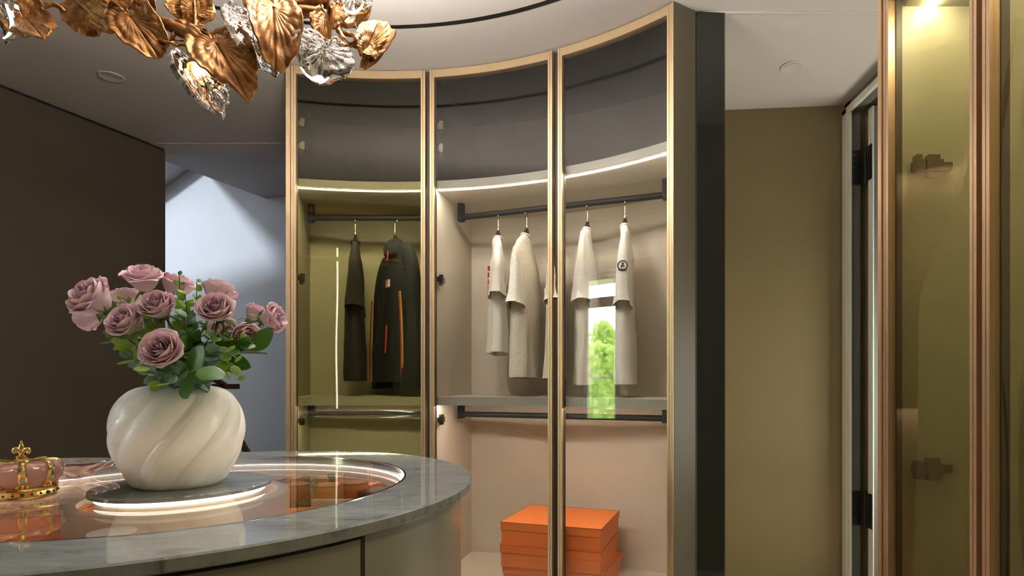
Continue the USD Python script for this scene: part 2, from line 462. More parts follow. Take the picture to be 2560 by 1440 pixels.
struct('wall_attic', cat(slab_quad([att(-5.3, -2.05, 0), att(-.10, -2.05, 0), att(-.10, -2.05, 3.42), att(-5.3, -2.05, 3.42)], (*(-D_ * .1), 0)),
                         slab_quad([att(-4.3, -2.1, -.1), att(-4.3, 1.7, -.1), att(-4.3, 1.7, 2.25), att(-4.3, -2.1, 2.25)], (*(-E_ * .1), 0)),
                         slab_quad([att(1.55, .75, 0), att(1.55, 1.7, 0), att(1.55, 1.7, 3.4), att(1.55, .75, 3.4)], (*(E_ * .1), 0)),
                         slab_quad([att(-.12, -2.1, CEIL), att(-.12, -.08, CEIL), att(-.12, -.08, 3.5), att(-.12, -2.1, 3.5)], (*(E_ * .06), 0))), 'white_paint')
struct('window_2', slab_quad([att(-3.5, -1.85, zl(-3.5) + .02), att(RU, -1.85, zl(RU) + .02), att(RU, 1.38, zl(RU) + .02), att(-3.5, 1.38, zl(-3.5) + .02)], (0, 0, .008)), 'glass_roof', label='tinted roof window of the attic hall')
# alcove behind the right cabinet
struct('wall_alcove', cat(slab_quad([(.55, 3.202, 0), (1.75, 3.10, 0), (1.75, 3.10, 2.75), (.55, 3.202, 2.75)], (.0, .1, 0)), box(.55, .615, 2.40, 3.25, 0, 2.75)), 'tan_wall')
struct('ceiling_alcove', box(.5, 2.6, 3.59, 3.6, 2.6, 2.7), 'ceiling_paint')
struct('wall_right', cat(box(1.49, 1.545, 3.065, 3.3, 0, 2.72), box(1.49, 1.545, 1.4, 2.06, 0, 2.72), box(1.49, 1.545, 2.0, 3.2, 2.535, 2.72), box(1.54, 2.4, 3.2, 3.3, 0, 2.7), box(2.3, 2.4, 1.3, 3.3, 0, 2.7)), 'door_grey')
struct('wall_front', cat(box(1.30, 1.42, -2.0, 1.42, 0, CEIL), box(1.28, 2.4, 1.38, 1.44, 0, CEIL)), 'beige_wall')
struct('wall_service', cat(box(-1.02, 2.4, 3.90, 4.0, 0, 3.47), box(2.3, 2.4, 3.25, 4.0, 0, 3.47), box(-.92, 2.4, 3.59, 3.92, CEIL, CEIL + .1), box(2.3, 2.4, -2.0, 1.4, 0, 3.47)), 'beige_wall')
struct('wall_rear', box(-3.45, 2.4, -2.0, -1.9, 0, CEIL), 'dark_wall')
# bedroom beyond the open left side, with its garden window
BZ = 3.3
struct('wall_bedroom', cat(box(-7.3, -7.0, -3.9, -1.95, 0, BZ), box(-7.3, -7.0, -1.0, 3.4, 0, BZ), box(-7.3, -7.0, -1.95, -1.0, 3.08, BZ), box(-7.3, -7.0, -1.95, -1.0, -.02, .05),
                           box(-7.3, -3.3, -3.9, -3.75, 0, BZ), box(-3.5, -3.38, -3.9, -1.9, 0, BZ)), 'beige_wall')
struct('ceiling_bedroom', cat(box(-7.3, -3.35, -3.9, 3.4, BZ, BZ + .06), box(-3.45, -3.38, -2.0, 1.9, CEIL, BZ + .06)), 'ceiling_paint')
struct('roof', cat(box(-9, 2.6, -4.1, .0, 3.46, 3.55), box(-2.2, 2.6, -.1, 7.8, 3.46, 3.55)), 'bark')
win = thing('window_1', None, None, kind='structure')
WY0, WY1 = -1.93, -1.02
def wbar(y0, y1, z0, z1, d=.07):
    return cbox(-7.12, -7.12 + d, y0, y1, z0, z1, .004)
obj('window_frame', cat(wbar(WY0, WY0 + .07, .05, 3.08), wbar(WY1 - .07, WY1, .05, 3.08), wbar(WY0, WY1, 3.02, 3.08), wbar(WY0, WY1, .05, .12), wbar(WY0, WY1, 2.51, 2.69)), 'white_paint', win)
obj('window_pane', box(-7.095, -7.085, WY0 + .07, WY1 - .07, .12, 2.51), 'glass_window', win)
obj('window_pane', box(-7.095, -7.085, WY0 + .07, WY1 - .07, 2.69, 3.02), 'glass_window', win)
obj('window_handle', cat(cbox(-7.05, -7.03, WY0 + .02, WY0 + .05, 1.5, 1.95, .003)), 'chrome', win)
# balcony
struct('trim_4', box(-8.9, -7.3, -3.6, .6, -.10, -.02), 'deck', label='balcony deck outside the bedroom window')
struct('ground', box(-60, -9.0, -40, 30, -3.2, -3.0), 'grass')

struct('wall_balcony', cat(box(-9.1, -7.3, -3.25, -3.10, -.02, 3.4), box(-9.3, -7.25, -3.4, 1.0, 3.36, 3.46)), 'white_paint', label='side wall and slab added outside the bedroom window to block the sun')  # unseen slabs added to keep sun out of the bedroom

def at(px, py, y):
    """The point of the room that lies at depth y on the line of sight noted in the photograph."""
    return V((px - 1425) / 1440 * y, y, EYE + (955 - py) / 1440 * y)

# ------------------------------------------------------------------ alcove door, mirror strip, downlights
d1 = thing('door_1', None, None, kind='structure')
obj('door_frame', cat(cbox(1.468, 1.492, 3.062, 3.110, 0, 2.56, .003), cbox(1.478, 1.492, 3.045, 3.066, 0, 2.545, .002), cbox(1.468, 1.492, 2.0, 3.11, 2.530, 2.562, .003)), 'frame_grey', d1)
obj('door_leaf', cbox(1.562, 2.28, 2.962, 3.006, .01, 2.522, .002), 'door_grey', d1)
obj('door_edge', cat(cbox(1.556, 1.563, 2.960, 2.984, .01, 2.522, .001), cbox(1.556, 1.563, 2.988, 3.006, .01, 2.522, .001)), 'frame_grey', d1)
for z in (2.15, .34):
    h = obj('hinge', cat(box(1.496, 1.545, 3.058, 3.066, z, z + .18), box(1.553, 1.557, 2.966, 3.004, z, z + .18)), 'steel_hinge', d1)
    obj('hinge_barrel', cat(cyl((1.5535, 3.028, z - .008), (1.5535, 3.028, z + .188), .008, 14), cyl((1.5535, 3.028, z + .05), (1.5535, 3.028, z + .052), .0086, 14), cyl((1.5535, 3.028, z + .125), (1.5535, 3.028, z + .127), .0086, 14)), 'steel_hinge', h)
    obj('screw', cat([cyl((xx, 3.0565, zz), (xx, 3.0585, zz), .0045, 10) for xx, zz in ((1.506, z + .03), (1.520, z + .055), (1.506, z + .09), (1.520, z + .125), (1.506, z + .155))]), 'chrome_dark', h)
# dark reflecting panel between the round wardrobe and the alcove, turned a little to the left
q0, q1 = V(.512, 2.325), V(.624, 2.333)
t = (q1 - q0) / np.linalg.norm(q1 - q0); nn = V(t[1], -t[0])
dp = thing('mirror_panel', 'tall narrow black glass panel between the curved wardrobe and the alcove', 'panel')
obj('backing', prism([q0 - nn * .006, q1 - nn * .006, q1 - nn * .03, q0 - nn * .03], 0.0, CEIL - .002), 'dark_gap', dp)
obj('glass_sheet', prism([q0, q1, q1 - nn * .0055, q0 - nn * .0055], 0.0, CEIL - .004), 'dark_glass', dp)
obj('edge_strip', prism([q1 + nn * .001, q1 + t * .004 + nn * .001, q1 + t * .004 - nn * .03, q1 - nn * .03], 0.0, CEIL - .004), 'chrome_dark', dp)
struct('trim_5', box(.50, 1.55, 2.332, 2.340, CEIL - .004, CEIL + .002), 'frame_grey', label='thin line in the ceiling where the alcove begins')

# shallow round fittings just below the ceiling
for x, y, lb in ((at(278, 190, 2.825)[0], 2.825, 'recessed round downlight in the ceiling near the dark left wall'), (at(1980, 167, 2.741)[0], 2.741, 'recessed round downlight in the alcove ceiling')):
    dl = thing('downlight', lb, 'ceiling light', (x, y, CEIL - .0005))
    obj('trim_ring', ring_lathe([(.034, -.002), (.050, -.0045), (.054, -.002), (.054, 0), (.034, 0)], 48), 'ceiling_paint', dl)
    obj('reflector_cup', lathe([(0, -.0008), (.018, -.0012), (.030, -.002), (.0345, -.0035), (.0345, 0), (0, 0)], 40), 'ceiling_paint', dl)

# ------------------------------------------------------------------ round wardrobe
Z0, ZB = .12, .0
ZS0, ZS1 = .992, 1.028                      # middle shelf
ZU0, ZU1 = 2.040, 2.076                     # upper shelf, with the light strip below its front edge
RB = 2.46                                   # inner face of the back panels
pol = lambda a, r: V(C[0] + r * math.cos(math.radians(a)), C[1] + r * math.sin(math.radians(a)))

def wall_strip(p, q, t, z0, z1):
    p, q = V(*p), V(*q); d = (q - p) / np.linalg.norm(q - p); n = V(-d[1], d[0]) * t
    return prism([p, q, q + n, p + n], z0, z1)

def euro_hinge(o, inward, back, z):
    """Cup hinge on a side panel: arm along BACK, standing off the panel along INWARD."""
    o, i, b = V(*o, z), V(*inward, 0), V(*back, 0)
    def blk(i0, i1, b0, b1, z0, z1):
        q = [o + i * i0 + b * b0, o + i * i1 + b * b0, o + i * i1 + b * b1, o + i * i0 + b * b1]
        return hexa([p + V(0, 0, z0) for p in q], [p + V(0, 0, z1) for p in q])
    return cat(blk(.0, .012, .0, .075, -.009, .009), blk(.0, .016, .018, .045, -.025, .025), blk(.006, .020, .012, .050, -.013, .013), blk(.0, .022, -.012, .008, -.012, .012), blk(.012, .030, -.016, -.004, -.020, .020))

def glass_arc(c, r, a0, a1, z0, z1, seed):
    """A curved pane 6 mm thick; like all bent glass it is not quite true, by fractions of a millimetre."""
    A_, Z_ = np.meshgrid(np.radians(np.linspace(a0, a1, 61)), np.linspace(z0, z1, 49), indexing='ij')
    w = meshkit.fbm(np.stack([A_ * r * 3.0, Z_ * 1.6, 0 * A_ + seed], -1), 2, seed) - .5
    rr = r + .0010 * w
    return sheet(np.stack([c[0] + rr * np.cos(A_), c[1] + rr * np.sin(A_), Z_], -1), .006)

def door(parent, a0, a1, glass, center=C, Rr=R, frame='gold_frame', z0=.06, z1=CEIL - .006, wide=.022, hinges=()):
    """Curved glazed door between the angles a0 > a1."""
    k = math.degrees(wide / Rr)
    gap = math.degrees(.0012 / Rr)
    g = []
    for b in (a0, a1 + k):                   # stiles: two narrow fillets with a groove between them
        g += [arc_slab(center, Rr - .012, Rr + .020, b - k * .0, b - k * .46, z0, z1, 4), arc_slab(center, Rr - .012, Rr + .020, b - k * .54, b - k, z0, z1, 4), arc_slab(center, Rr - .008, Rr + .018, b - k * .44, b - k * .56, z0, z1, 3)]
    g += [arc_slab(center, Rr - .0115, Rr + .0195, a0 - k, a1 + k, z1 - .036, z1), arc_slab(center, Rr - .0115, Rr + .0195, a0 - k, a1 + k, z0, z0 + .036)]
    d = obj('door', cat(g), frame, parent)
    obj('glass_pane', glass_arc(center, Rr + .001, a0 - k * .98, a1 + k * .98, z0 + .03, z1 - .03, int(a0)), glass, d, smooth=30)
    obj('seal', cat(arc_slab(center, Rr + .005, Rr + .0185, a0 - k * .985, a0 - k * 1.12, z0 + .035, z1 - .035, 3), arc_slab(center, Rr + .005, Rr + .0185, a1 + k * 1.12, a1 + k * .985, z0 + .035, z1 - .035, 3)), 'dark_gap', d)
    for z in hinges:
        o = pol(a0 - k * 1.0, Rr + .04) if center is C else None
        rad = (pol(a0, Rr + 1) - pol(a0, Rr))
        tan = V(rad[1], -rad[0])
        obj('hinge', euro_hinge(o, tan, rad, z), 'chrome_dark', d)
    return d

def rail(parent, p, q, z, ztop, r=.0145):
    p, q = V(*p), V(*q); d = (q - p) / np.linalg.norm(q - p); n = V(-d[1], d[0])
    b = obj('hanging_rail', tube([(*p, z), (*((p + q) / 2), z), (*q, z)], r, 18), 'black_metal', parent)
    for e, s in ((p, 1), (q, -1)):
        q4 = [e - d * s * .006 - n * .016, e + d * s * .020 - n * .016, e + d * s * .020 + n * .016, e - d * s * .006 + n * .016]
        obj('rail_bracket', hexa([(*x, z - .022) for x in q4], [(*x, ztop) for x in q4]), 'black_metal', b)

RAIL_Z = 1.968
def bay(name, label, af0, ab0, af1, ab1, doors, rails, lam, glass_hinges):
    """One bay from the left (front angle af0, back angle ab0) to the right."""
    t = thing(name, label, 'wardrobe')
    f0, b0, f1, b1 = pol(af0, R + .021), pol(ab0, RB), pol(af1, R + .021), pol(ab1, RB)
    obj('side_panel', wall_strip(f0, b0, .012, ZB, CEIL - .004), lam, t)
    obj('side_panel', wall_strip(f1, b1, -.012, ZB, CEIL - .004), lam, t)
    obj('back_panel', arc_slab(C, RB, RB + .016, ab0, ab1, ZB, CEIL - .004, 40), lam, t)
    def deck(r0, z0, z1):
        th = np.linspace(af0, af1, 40); tb = np.linspace(ab1, ab0, 40)
        return prism([pol(a, r0) for a in th] + [pol(a, RB - .001) for a in tb], z0, z1)
    obj('bottom_panel', deck(R + .022, ZB + .01, Z0), lam, t)
    obj('top_panel', deck(R + .022, CEIL - .02, CEIL - .004), lam, t)
    for z0, z1 in ((ZS0, ZS1), (ZU0, ZU1)):
        s = obj('shelf', deck(R + .032, z0, z1), lam, t)
        obj('shelf_edge', arc_slab(C, R + .028, R + .032, af0 - .2, af1 + .2, z0 - (.005 if z0 < 1.5 else 0), z1, 40), 'shelf_edge', s)
        obj('light_strip', arc_slab(C, R + .058, R + .066, af0 - .35, af1 + .35, z0 - .0016, z0 - .0002, 60), 'led', s)
    for p, q in rails:
        rail(t, p, q, RAIL_Z, ZU0 - .001)
        rail(t, p, q, .931, ZS0 - .001)
    for a0, a1, g, hz in doors:
        door(t, a0, a1, g, hinges=hz)
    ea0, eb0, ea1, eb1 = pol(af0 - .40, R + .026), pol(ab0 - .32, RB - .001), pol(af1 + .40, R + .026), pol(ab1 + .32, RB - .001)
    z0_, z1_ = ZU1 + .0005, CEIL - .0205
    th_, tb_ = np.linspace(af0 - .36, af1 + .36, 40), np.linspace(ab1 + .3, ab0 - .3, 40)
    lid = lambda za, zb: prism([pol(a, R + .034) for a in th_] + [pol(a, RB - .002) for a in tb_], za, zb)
    obj('upper_lining', cat(arc_slab(C, RB - .006, RB - .001, ab0 - .3, ab1 + .3, z0_, z1_, 40), wall_strip(ea0, eb0, .003, z0_, z1_), wall_strip(ea1, eb1, -.003, z0_, z1_), lid(z0_, z0_ + .003), lid(z1_ - .003, z1_)), 'shade_lining', t, label='added near-black sheets standing in for shade in the upper compartment')  # thin sheets added to darken the compartment as shade would
    return t

HZ = (2.345, 2.235, 1.600, .915)
left_bay = bay('curved_wardrobe', 'curved glass wardrobe bay with olive tinted door holding dark clothes', 103.55, 104.3, 84.50, 83.9, [(103.72, 84.62, 'glass_olive', HZ)],
               [((-1.377, 3.05), (-.66, 3.05))], 'laminate_olive', 0)
right_bay = bay('curved_wardrobe', 'curved glass wardrobe bay with two doors holding white shirts and orange boxes', 83.75, 83.0, 47.25, 51.3,
                [(83.95, 65.15, 'glass_clear', HZ), (64.30, 47.42, 'glass_clear', ())], [((-.58, 3.04), (.45, 2.67))], 'laminate', 0)
obj('divider_post', arc_slab(C, R + .006, R + .020, 84.52, 84.05, 0, CEIL - .006, 3), 'dark_gap', right_bay)
obj('divider_post', arc_slab(C, R + .012, R + .021, 65.12, 64.33, 0, CEIL - .006, 3), 'dark_gap', right_bay)
obj('end_trim', arc_slab(C, R - .014, R + .022, 104.38, 103.80, 0, CEIL - .003, 3), 'gold_frame', left_bay, label='slim champagne end trim')
obj('end_trim', arc_slab(C, R - .014, R + .022, 47.36, 47.12, 0, CEIL - .003, 3), 'gold_frame', right_bay, label='slim champagne end trim')
ea, eb = pol(47.10, R - .012), V(.507, 2.3255)
obj('end_panel', prism([ea, eb, eb + V(-.004, .012), pol(47.1, R + .008)], 0, CEIL - .003), 'brown_panel', right_bay, label='brown painted end panel')

# ------------------------------------------------------------------ right wardrobe, near the camera
C2, R2 = V(-2.27, 1.26), 3.0
ang = lambda y: math.degrees(math.asin((y - C2[1]) / R2))
pol2 = lambda a, r: V(C2[0] + r * math.cos(math.radians(a)), C2[1] + r * math.sin(math.radians(a)))
rw = thing('straight_wardrobe', 'tall glass wardrobe with copper frames at the right edge, close to the camera', 'wardrobe')
ys = [1.320, .985, .50, .0, -.5]
angs = [ang(v) for v in ys]
wallx = 1.28
def rside(y, nm='side_panel'):
    a = ang(y); p = pol2(a, R2 + .022)
    obj(nm, box(p[0], wallx, y - .006, y + .012, 0, CEIL - .004), 'laminate_olive', rw)
rside(1.320)
for yv in ys[1:]:
    rside(yv)
obj('back_panel', box(wallx, wallx + .016, -.5, 1.332, 0, CEIL - .004), 'laminate_olive', rw)
def rdeck(z0, z1, off):
    th = np.linspace(angs[0], angs[-1], 40)
    return prism([pol2(a, R2 + off) for a in th] + [(wallx, ys[-1]), (wallx, ys[0])], z0, z1)
for z0, z1 in ((.02, .12), (CEIL - .02, CEIL - .004)):
    obj('bottom_panel' if z0 < 1 else 'top_panel', rdeck(z0, z1, .024), 'laminate_olive', rw)
for z0, z1 in ((1.957, 1.993),):
    s = obj('shelf', rdeck(z0, z1, .032), 'laminate_olive', rw)
    for i in range(4):
        obj('light_strip', arc_slab(C2, R2 + .085, R2 + .093, angs[i] - .22, angs[i + 1] + .34, z0 - .006, z0 - .0005, 20), 'led', s)
obj('end_trim', prism([pol2(angs[0] + .03, R2 - .016), pol2(angs[0] + .29, R2 - .016), pol2(angs[0] + .29, R2 + .03), pol2(angs[0] + .03, R2 + .03)], 0, CEIL - .003), 'copper_frame', rw)
for i in range(4):
    a0, a1 = angs[i], angs[i + 1] + .30
    k = math.degrees(.020 / R2)
    g = []
    for b in (a0, a1 + k):
        g += [arc_slab(C2, R2 - .012, R2 + .020, b, b - k * .46, .03, CEIL - .006, 3), arc_slab(C2, R2 - .012, R2 + .020, b - k * .54, b - k, .03, CEIL - .006, 3), arc_slab(C2, R2 - .006, R2 + .018, b - k * .44, b - k * .56, .03, CEIL - .006, 3)]
    g += [arc_slab(C2, R2 - .0115, R2 + .0195, a0 - k, a1 + k, z, z + .036) for z in (.03, CEIL - .042)]
    dr = obj('door', cat(g), 'copper_frame', rw)
    obj('glass_pane', glass_arc(C2, R2 + .001, a0 - k * .98, a1 + k * .98, .06, CEIL - .036, 5 + i), 'glass_olive', dr)
    obj('seal', cat(arc_slab(C2, R2 + .005, R2 + .0185, a0 - k * .985, a0 - k * 1.15, .06, CEIL - .04, 3), arc_slab(C2, R2 + .005, R2 + .0185, a1 + k * 1.15, a1 + k * .985, .06, CEIL - .04, 3)), 'dark_gap', dr)
    if i == 0:
        for z in (1.588, .903):
            obj('hinge', euro_hinge((.790, ys[0] - .006), (0, -1), (1, 0), z), 'chrome_dark', dr)

# ------------------------------------------------------------------ island with glazed display well
IC, IR, IT = V(-.869, 1.30), .638, .869
WR = .480                                   # radius of the well
isl = thing('display_island', 'round island with a grey marble top and a glazed display well', 'island table')
def ringpf(r0, r1, z0, z1, c=.003):
    return [(r0 + c * .5, z0), (r1 - c, z0), (r1, z0 + c), (r1, z1 - c), (r1 - c, z1), (r0 + c * .5, z1), (r0, z1 - c * .5), (r0, z0 + c * .5)]
obj('marble_top', ring_lathe(ringpf(WR, IR, IT - .022, IT), 240, IC), 'marble', isl)
obj('metal_rim', ring_lathe([(WR - .0045, IT - .008), (WR - .0002, IT - .008), (WR - .0002, IT + .0012), (WR - .0045, IT + .0012)], 240, IC), 'chrome', isl)
obj('glass_inset', ring_lathe([(.1755, IT - .008), (WR - .005, IT - .008), (WR - .005, IT), (.1755, IT)], 160, IC), 'glass_table', isl)
obj('well_wall', ring_lathe([(WR + .002, .745), (WR + .012, .745), (WR + .012, IT - .023), (WR + .002, IT - .023)], 160, IC), 'cream_leather', isl)
obj('rim_light', ring_lathe([(WR - .010, IT - .0235), (WR + .001, IT - .0235), (WR + .001, IT - .0225), (WR - .010, IT - .0225)], 160, IC), 'led_well', isl)
obj('well_floor', lathe([(0, .75), (WR + .003, .75), (WR + .003, .770), (0, .770)], 120, IC), 'peach_lining', isl)
def well_sector(ylo, r0, r1, z0, z1):
    a = np.linspace(0, 2 * PI, 120)
    P = Polygon([(IC[0] + r1 * math.cos(q), IC[1] + r1 * math.sin(q)) for q in a]).difference(Polygon([(IC[0] + r0 * math.cos(q), IC[1] + r0 * math.sin(q)) for q in a]))
    P = P.intersection(Polygon([(-2, ylo), (1, ylo), (1, 3), (-2, 3)]))
    P = max(getattr(P, 'geoms', [P]), key=lambda g: g.area)
    m = trimesh.creation.extrude_polygon(P, z1 - z0, engine='earcut'); m.apply_translation([0, 0, z0])
    return m
obj('raised_tray', well_sector(1.484, .220, WR + .001, .770, .784), 'brown_lining', isl, label='dark brown raised tray at the back of the well')
obj('divider', cat(cbox(-.66, -.425, 1.466, 1.482, .770, .800, .002)), 'cream_leather', isl)
obj('divider', cat(cbox(-1.335, -1.13, 1.30, 1.316, .770, .800, .002)), 'cream_leather', isl)
BR = .612
def drum(a0, a1, z1):
    return arc_slab(IC, BR - .03, BR, a0, a1, .03, z1, max(6, int(abs(a1 - a0) / 1.5)))
seam = math.degrees(math.atan2(*( (V((907 - 1425) / 1440 * .82, .82) - IC)[::-1])))
_p = None
for yy in np.linspace(.5, 1.2, 1400):        # where the line of sight of the seam meets the drum
    p_ = V((907 - 1425) / 1440 * yy, yy)
    if np.hypot(*(p_ - IC)) < BR:
        _p = p_; break
seam = math.degrees(math.atan2(_p[1] - IC[1], _p[0] - IC[0]))
obj('drum_panel', drum(seam + .45, seam + 140, IT - .0225), 'drum_paint', isl)
obj('drawer_front', drum(seam - 60, seam - .45, IT - .034), 'drum_paint', isl)
obj('drawer_front', drum(seam - 121, seam - 61, IT - .034), 'drum_paint', isl)
obj('drum_panel', drum(seam - 219.5, seam - 122, IT - .0225), 'drum_paint', isl)
obj('inner_carcass', ring_lathe([(BR - .04, .0), (BR - .033, .0), (BR - .033, IT - .023), (BR - .04, IT - .023)], 96, IC), 'dark_gap', isl)
obj('toe_kick', ring_lathe([(BR - .06, .0), (BR - .035, .0), (BR - .035, .03), (BR - .06, .03)], 96, IC), 'dark_gap', isl)
# turntable under the glass, with the light ring
tt = thing('turntable', 'round marble disc with glowing light ring in the middle of the island', 'display stand', (IC[0], IC[1], .770))
obj('marble_disc', lathe([(0, .090), (.170, .090), (.174, .092), (.174, .098), (.171, .101), (0, .101)], 140), 'marble', tt)
obj('light_ring', ring_lathe([(.155, .081), (.160, .081), (.160, .0865), (.155, .0865)], 140), 'led_table', tt)
obj('column', lathe([(0, .002), (.153, .002), (.153, .089), (0, .089)], 100), 'cream_leather', tt)
obj('collar_ring', ring_lathe([(.186, .0), (.212, .0), (.212, .073), (.210, .076), (.188, .076), (.186, .073)], 140), 'cream_leather', tt)

# unseen fill light added beyond the alcove door to brighten the alcove
rl = UsdLux.RectLight.Define(stage, '/World/side_room_window_light')
rl.CreateWidthAttr(.8); rl.CreateHeightAttr(1.1); rl.CreateIntensityAttr(ALCOVE_FILL); rl.CreateColorAttr(Gf.Vec3f(1.0, .97, .84))
rl.AddTransformOp().Set(Gf.Matrix4d(0, 1, 0, 0, 0, 0, 1, 0, 1, 0, 0, 0, 2.26, 2.48, 1.0, 1))   # faces -x

# ------------------------------------------------------------------ hangers and clothes
def rail_at(px, rail):
    p, q = V(*rail[0]), V(*rail[1]); d = q - p
    t = (px - 1425) / 1440
    s = (t * p[1] - p[0]) / (d[0] - t * d[1])
    return p + s * d
RAIL_L = ((-1.377, 3.05), (-.66, 3.05))
RAIL_R = ((-.58, 3.04), (.45, 2.67))

def garment_frame(px, rail, turn):
    """Origin on the rail; local x across the shoulders towards the room, local y along the rail."""
    o = rail_at(px, rail)
    d = V(*rail[1]) - V(*rail[0]); d /= np.linalg.norm(d)
    a = math.atan2(d[1], d[0]) - PI / 2 + turn      # local x points out of the wardrobe, to the room
    T = np.eye(4); c, s = math.cos(a), math.sin(a)
    T[:3, :3] = [[c, -s, 0], [s, c, 0], [0, 0, 1]]
    T[:3, 3] = [o[0] - .012 * c, o[1] - .012 * s, RAIL_Z]
    return T

def hanger(px, rail, turn, label):
    t = thing('clothes_hanger', label, 'hanger', matrix=garment_frame(px, rail, turn), group='wooden hangers with brass hooks on the wardrobe rails')
    hook = [(.0, 0, -.085)] + [(0.0, 0, z) for z in (-.06, -.03)] + [(.0175 * math.sin(a) if False else .0175 - .0175 * math.cos(a), 0, -.012 + .030 * math.sin(a) * 1.0) for a in np.linspace(0, PI * 1.05, 12)]
    hook = [(x - .0175, 0, z) for x, y, z in hook]
    obj('hook', tube(hook, .0023, 8), 'brass', t)
    obj('hook_collar', cat(cyl((-.0175, 0, -.068), (-.0175, 0, -.088), .0048, 12)), 'chrome', t)
    xs = np.linspace(-.160, .160, 31)
    pts = [(x, 0, -.150 - .080 * (abs(x) / .160) ** 1.2 + .045 * math.exp(-(x / .022) ** 2)) for x in xs]
    rad = [.0080 + .002 * (abs(x) / .160) ** 2 + .004 * math.exp(-(x / .03) ** 2) for x in xs]
    obj('arms', tube(pts, rad, 12, flat=1.2, up=(0, 0, 1)), 'hanger_wood', t)
    obj('neck', tube([(-.0175, 0, -.082), (-.013, 0, -.105), (-.004, 0, -.135)], [.007, .011, .014], 12), 'hanger_wood', t)
    return t

def super_ring(cx, z, w, d, n=56, folds=0.0, ph=0.0, nf=5, e=2.4, tilt=0.0):
    a = np.arange(n) * 2 * PI / n
    c, s = np.cos(a), np.sin(a)
    x = cx + w * np.sign(c) * np.abs(c) ** (2 / e)
    y = d * np.sign(s) * np.abs(s) ** (2 / e)
    k = folds * (np.sin(nf * a + ph) + .5 * np.sin((nf + 3) * a + 2.1 * ph))
    return np.c_[x, y * (1 + k) + .25 * folds * d * np.sin(7 * x / max(w, .01) + ph), np.full(n, z) + tilt * (x - cx)]

def roughen(m, amp, freq, seed):
    v = np.array(m.vertices)
    k = meshkit.fbm(v * freq + 31.7 * seed, 3, seed) - .5
    m.vertices = v + amp * k[:, None] * np.c_[np.zeros(len(v)), np.ones(len(v)), np.zeros(len(v))]
    return m

def body_mesh(W, L, thick, seed, flare=0.0, neck=.062):
    prof = [(-.132, neck, .018), (-.142, neck + .018, .022), (-.160, W * .58, .022), (-.183, W * .80, .022), (-.208, W * .95, .024), (-.24, W * 1.0, .030), (-.285, W * .985, .038)]
    zs = np.linspace(-.33, -.128 - L, 13)
    for i, z in enumerate(zs):
        f = (i + 1) / 13
        prof.append((z, W * (.97 + flare * f), .040 + (thick - .04) * f ** .6))
    rings = []
    for i, (z, w, d) in enumerate(prof):
        f = i / len(prof)
        rings.append(super_ring(0, z, w, d, folds=.30 * max(0, f - .25), ph=seed * 1.7 + f * 1.2, nf=4 + seed % 3, tilt=.02 * math.sin(seed) * f))
    zb = prof[-1][0]
    inner = [super_ring(0, zb + h, prof[-1][1] * .97, prof[-1][2] * .9, folds=.25, ph=seed * 1.7 + 1.2, nf=4 + seed % 3, tilt=.02 * math.sin(seed)) for h in (.002, .03, .06)]
    return roughen(loft(rings + inner), .030, V(11., 11., 4.5), seed)

def sleeve_mesh(side, W, pts, w0, w1, d0, d1, seed, n=12):
    """A sleeve as a tube along PTS (x outwards, z), flattened in y."""
    P = spline([(x * side, 0, z) for x, z in pts], n)
    t = np.gradient(P, axis=0); t /= np.linalg.norm(t, axis=1, keepdims=True)
    rings = []
    a = np.arange(36) * 2 * PI / 36
    def ring(i, k=1.0, up=0.0):
        f = i / (n - 1)
        w, d = (w0 + (w1 - w0) * f) * k, (d0 + (d1 - d0) * f) * k
        nrm = np.cross(t[i], V(0, 1, 0))
        c, s = np.cos(a), np.sin(a)
        d_ = d * (1 + .22 * f * np.sin(3 * a + seed))
        return P[i] - t[i] * up + (w * c)[:, None] * nrm + (d_ * np.sign(s) * np.abs(s) ** .8)[:, None] * V(0, 1, 0)
    rings = [ring(i) for i in range(n)] + [ring(n - 1, .96, .002), ring(n - 1, .93, .03), ring(n - 1, .9, .06)]
    return roughen(loft(rings), .018, V(14., 14., 7.), seed + 5)

def tee(px, rail, turn, label, m, W=.235, L=.62, seed=1, thick=.06, sl=.20, group=None):
    t = thing('t_shirt', label, 't-shirt', matrix=garment_frame(px, rail, turn), group=group)
    obj('body', body_mesh(W, L, thick, seed), m, t, smooth=60)
    x0 = W * .86
    for sd in (1, -1):
        obj('sleeve', sleeve_mesh(sd, W, [(x0 - .045, -.235), (x0 + .005, -.262), (x0 + .028, -.262 - sl * .55), (x0 + .036, -.262 - sl)], .045, .062, .014, .042, seed + sd), m, t, smooth=60)
    a = np.linspace(0, 2 * PI, 33)
    obj('collar', tube(np.c_[.064 * np.cos(a), .030 * np.sin(a) * .65, -.131 - .012 * np.sin(a) * 0 + 0 * a], .0065, 8), m, t)
    return t

hanger(888, RAIL_L, .33, 'wooden hanger carrying the plain black t-shirt')
hanger(992, RAIL_L, .62, 'wooden hanger carrying the dark navy jacket')
tee(888, RAIL_L, .33, 'black short-sleeved t-shirt hanging at the left of the olive bay', 'cloth_black', W=.20, L=.735, seed=3, thick=.05, sl=.24)
for px, tn, who in ((1245, .43, 'the white t-shirt with red lettering'), (1314, .20, 'the cream textured shirt'), (1390, .33, 'the white t-shirt behind the door frame'), (1467, .20, 'the plain cream t-shirt, fourth from the left'), (1562, .22, 'the grey-white t-shirt with the round badge')):
    hanger(px, RAIL_R, tn, 'wooden hanger carrying ' + who)
s1 = tee(1245, RAIL_R, .43, 'short white t-shirt with red lettering, first from the left', 'linen_white', W=.19, L=.595, seed=1, thick=.045, sl=.19)
s2 = tee(1314, RAIL_R, .20, 'cream short-sleeved shirt with a woven scale texture, second from the left', 'cloth_woven', W=.215, L=.72, seed=2, thick=.06, sl=.25)
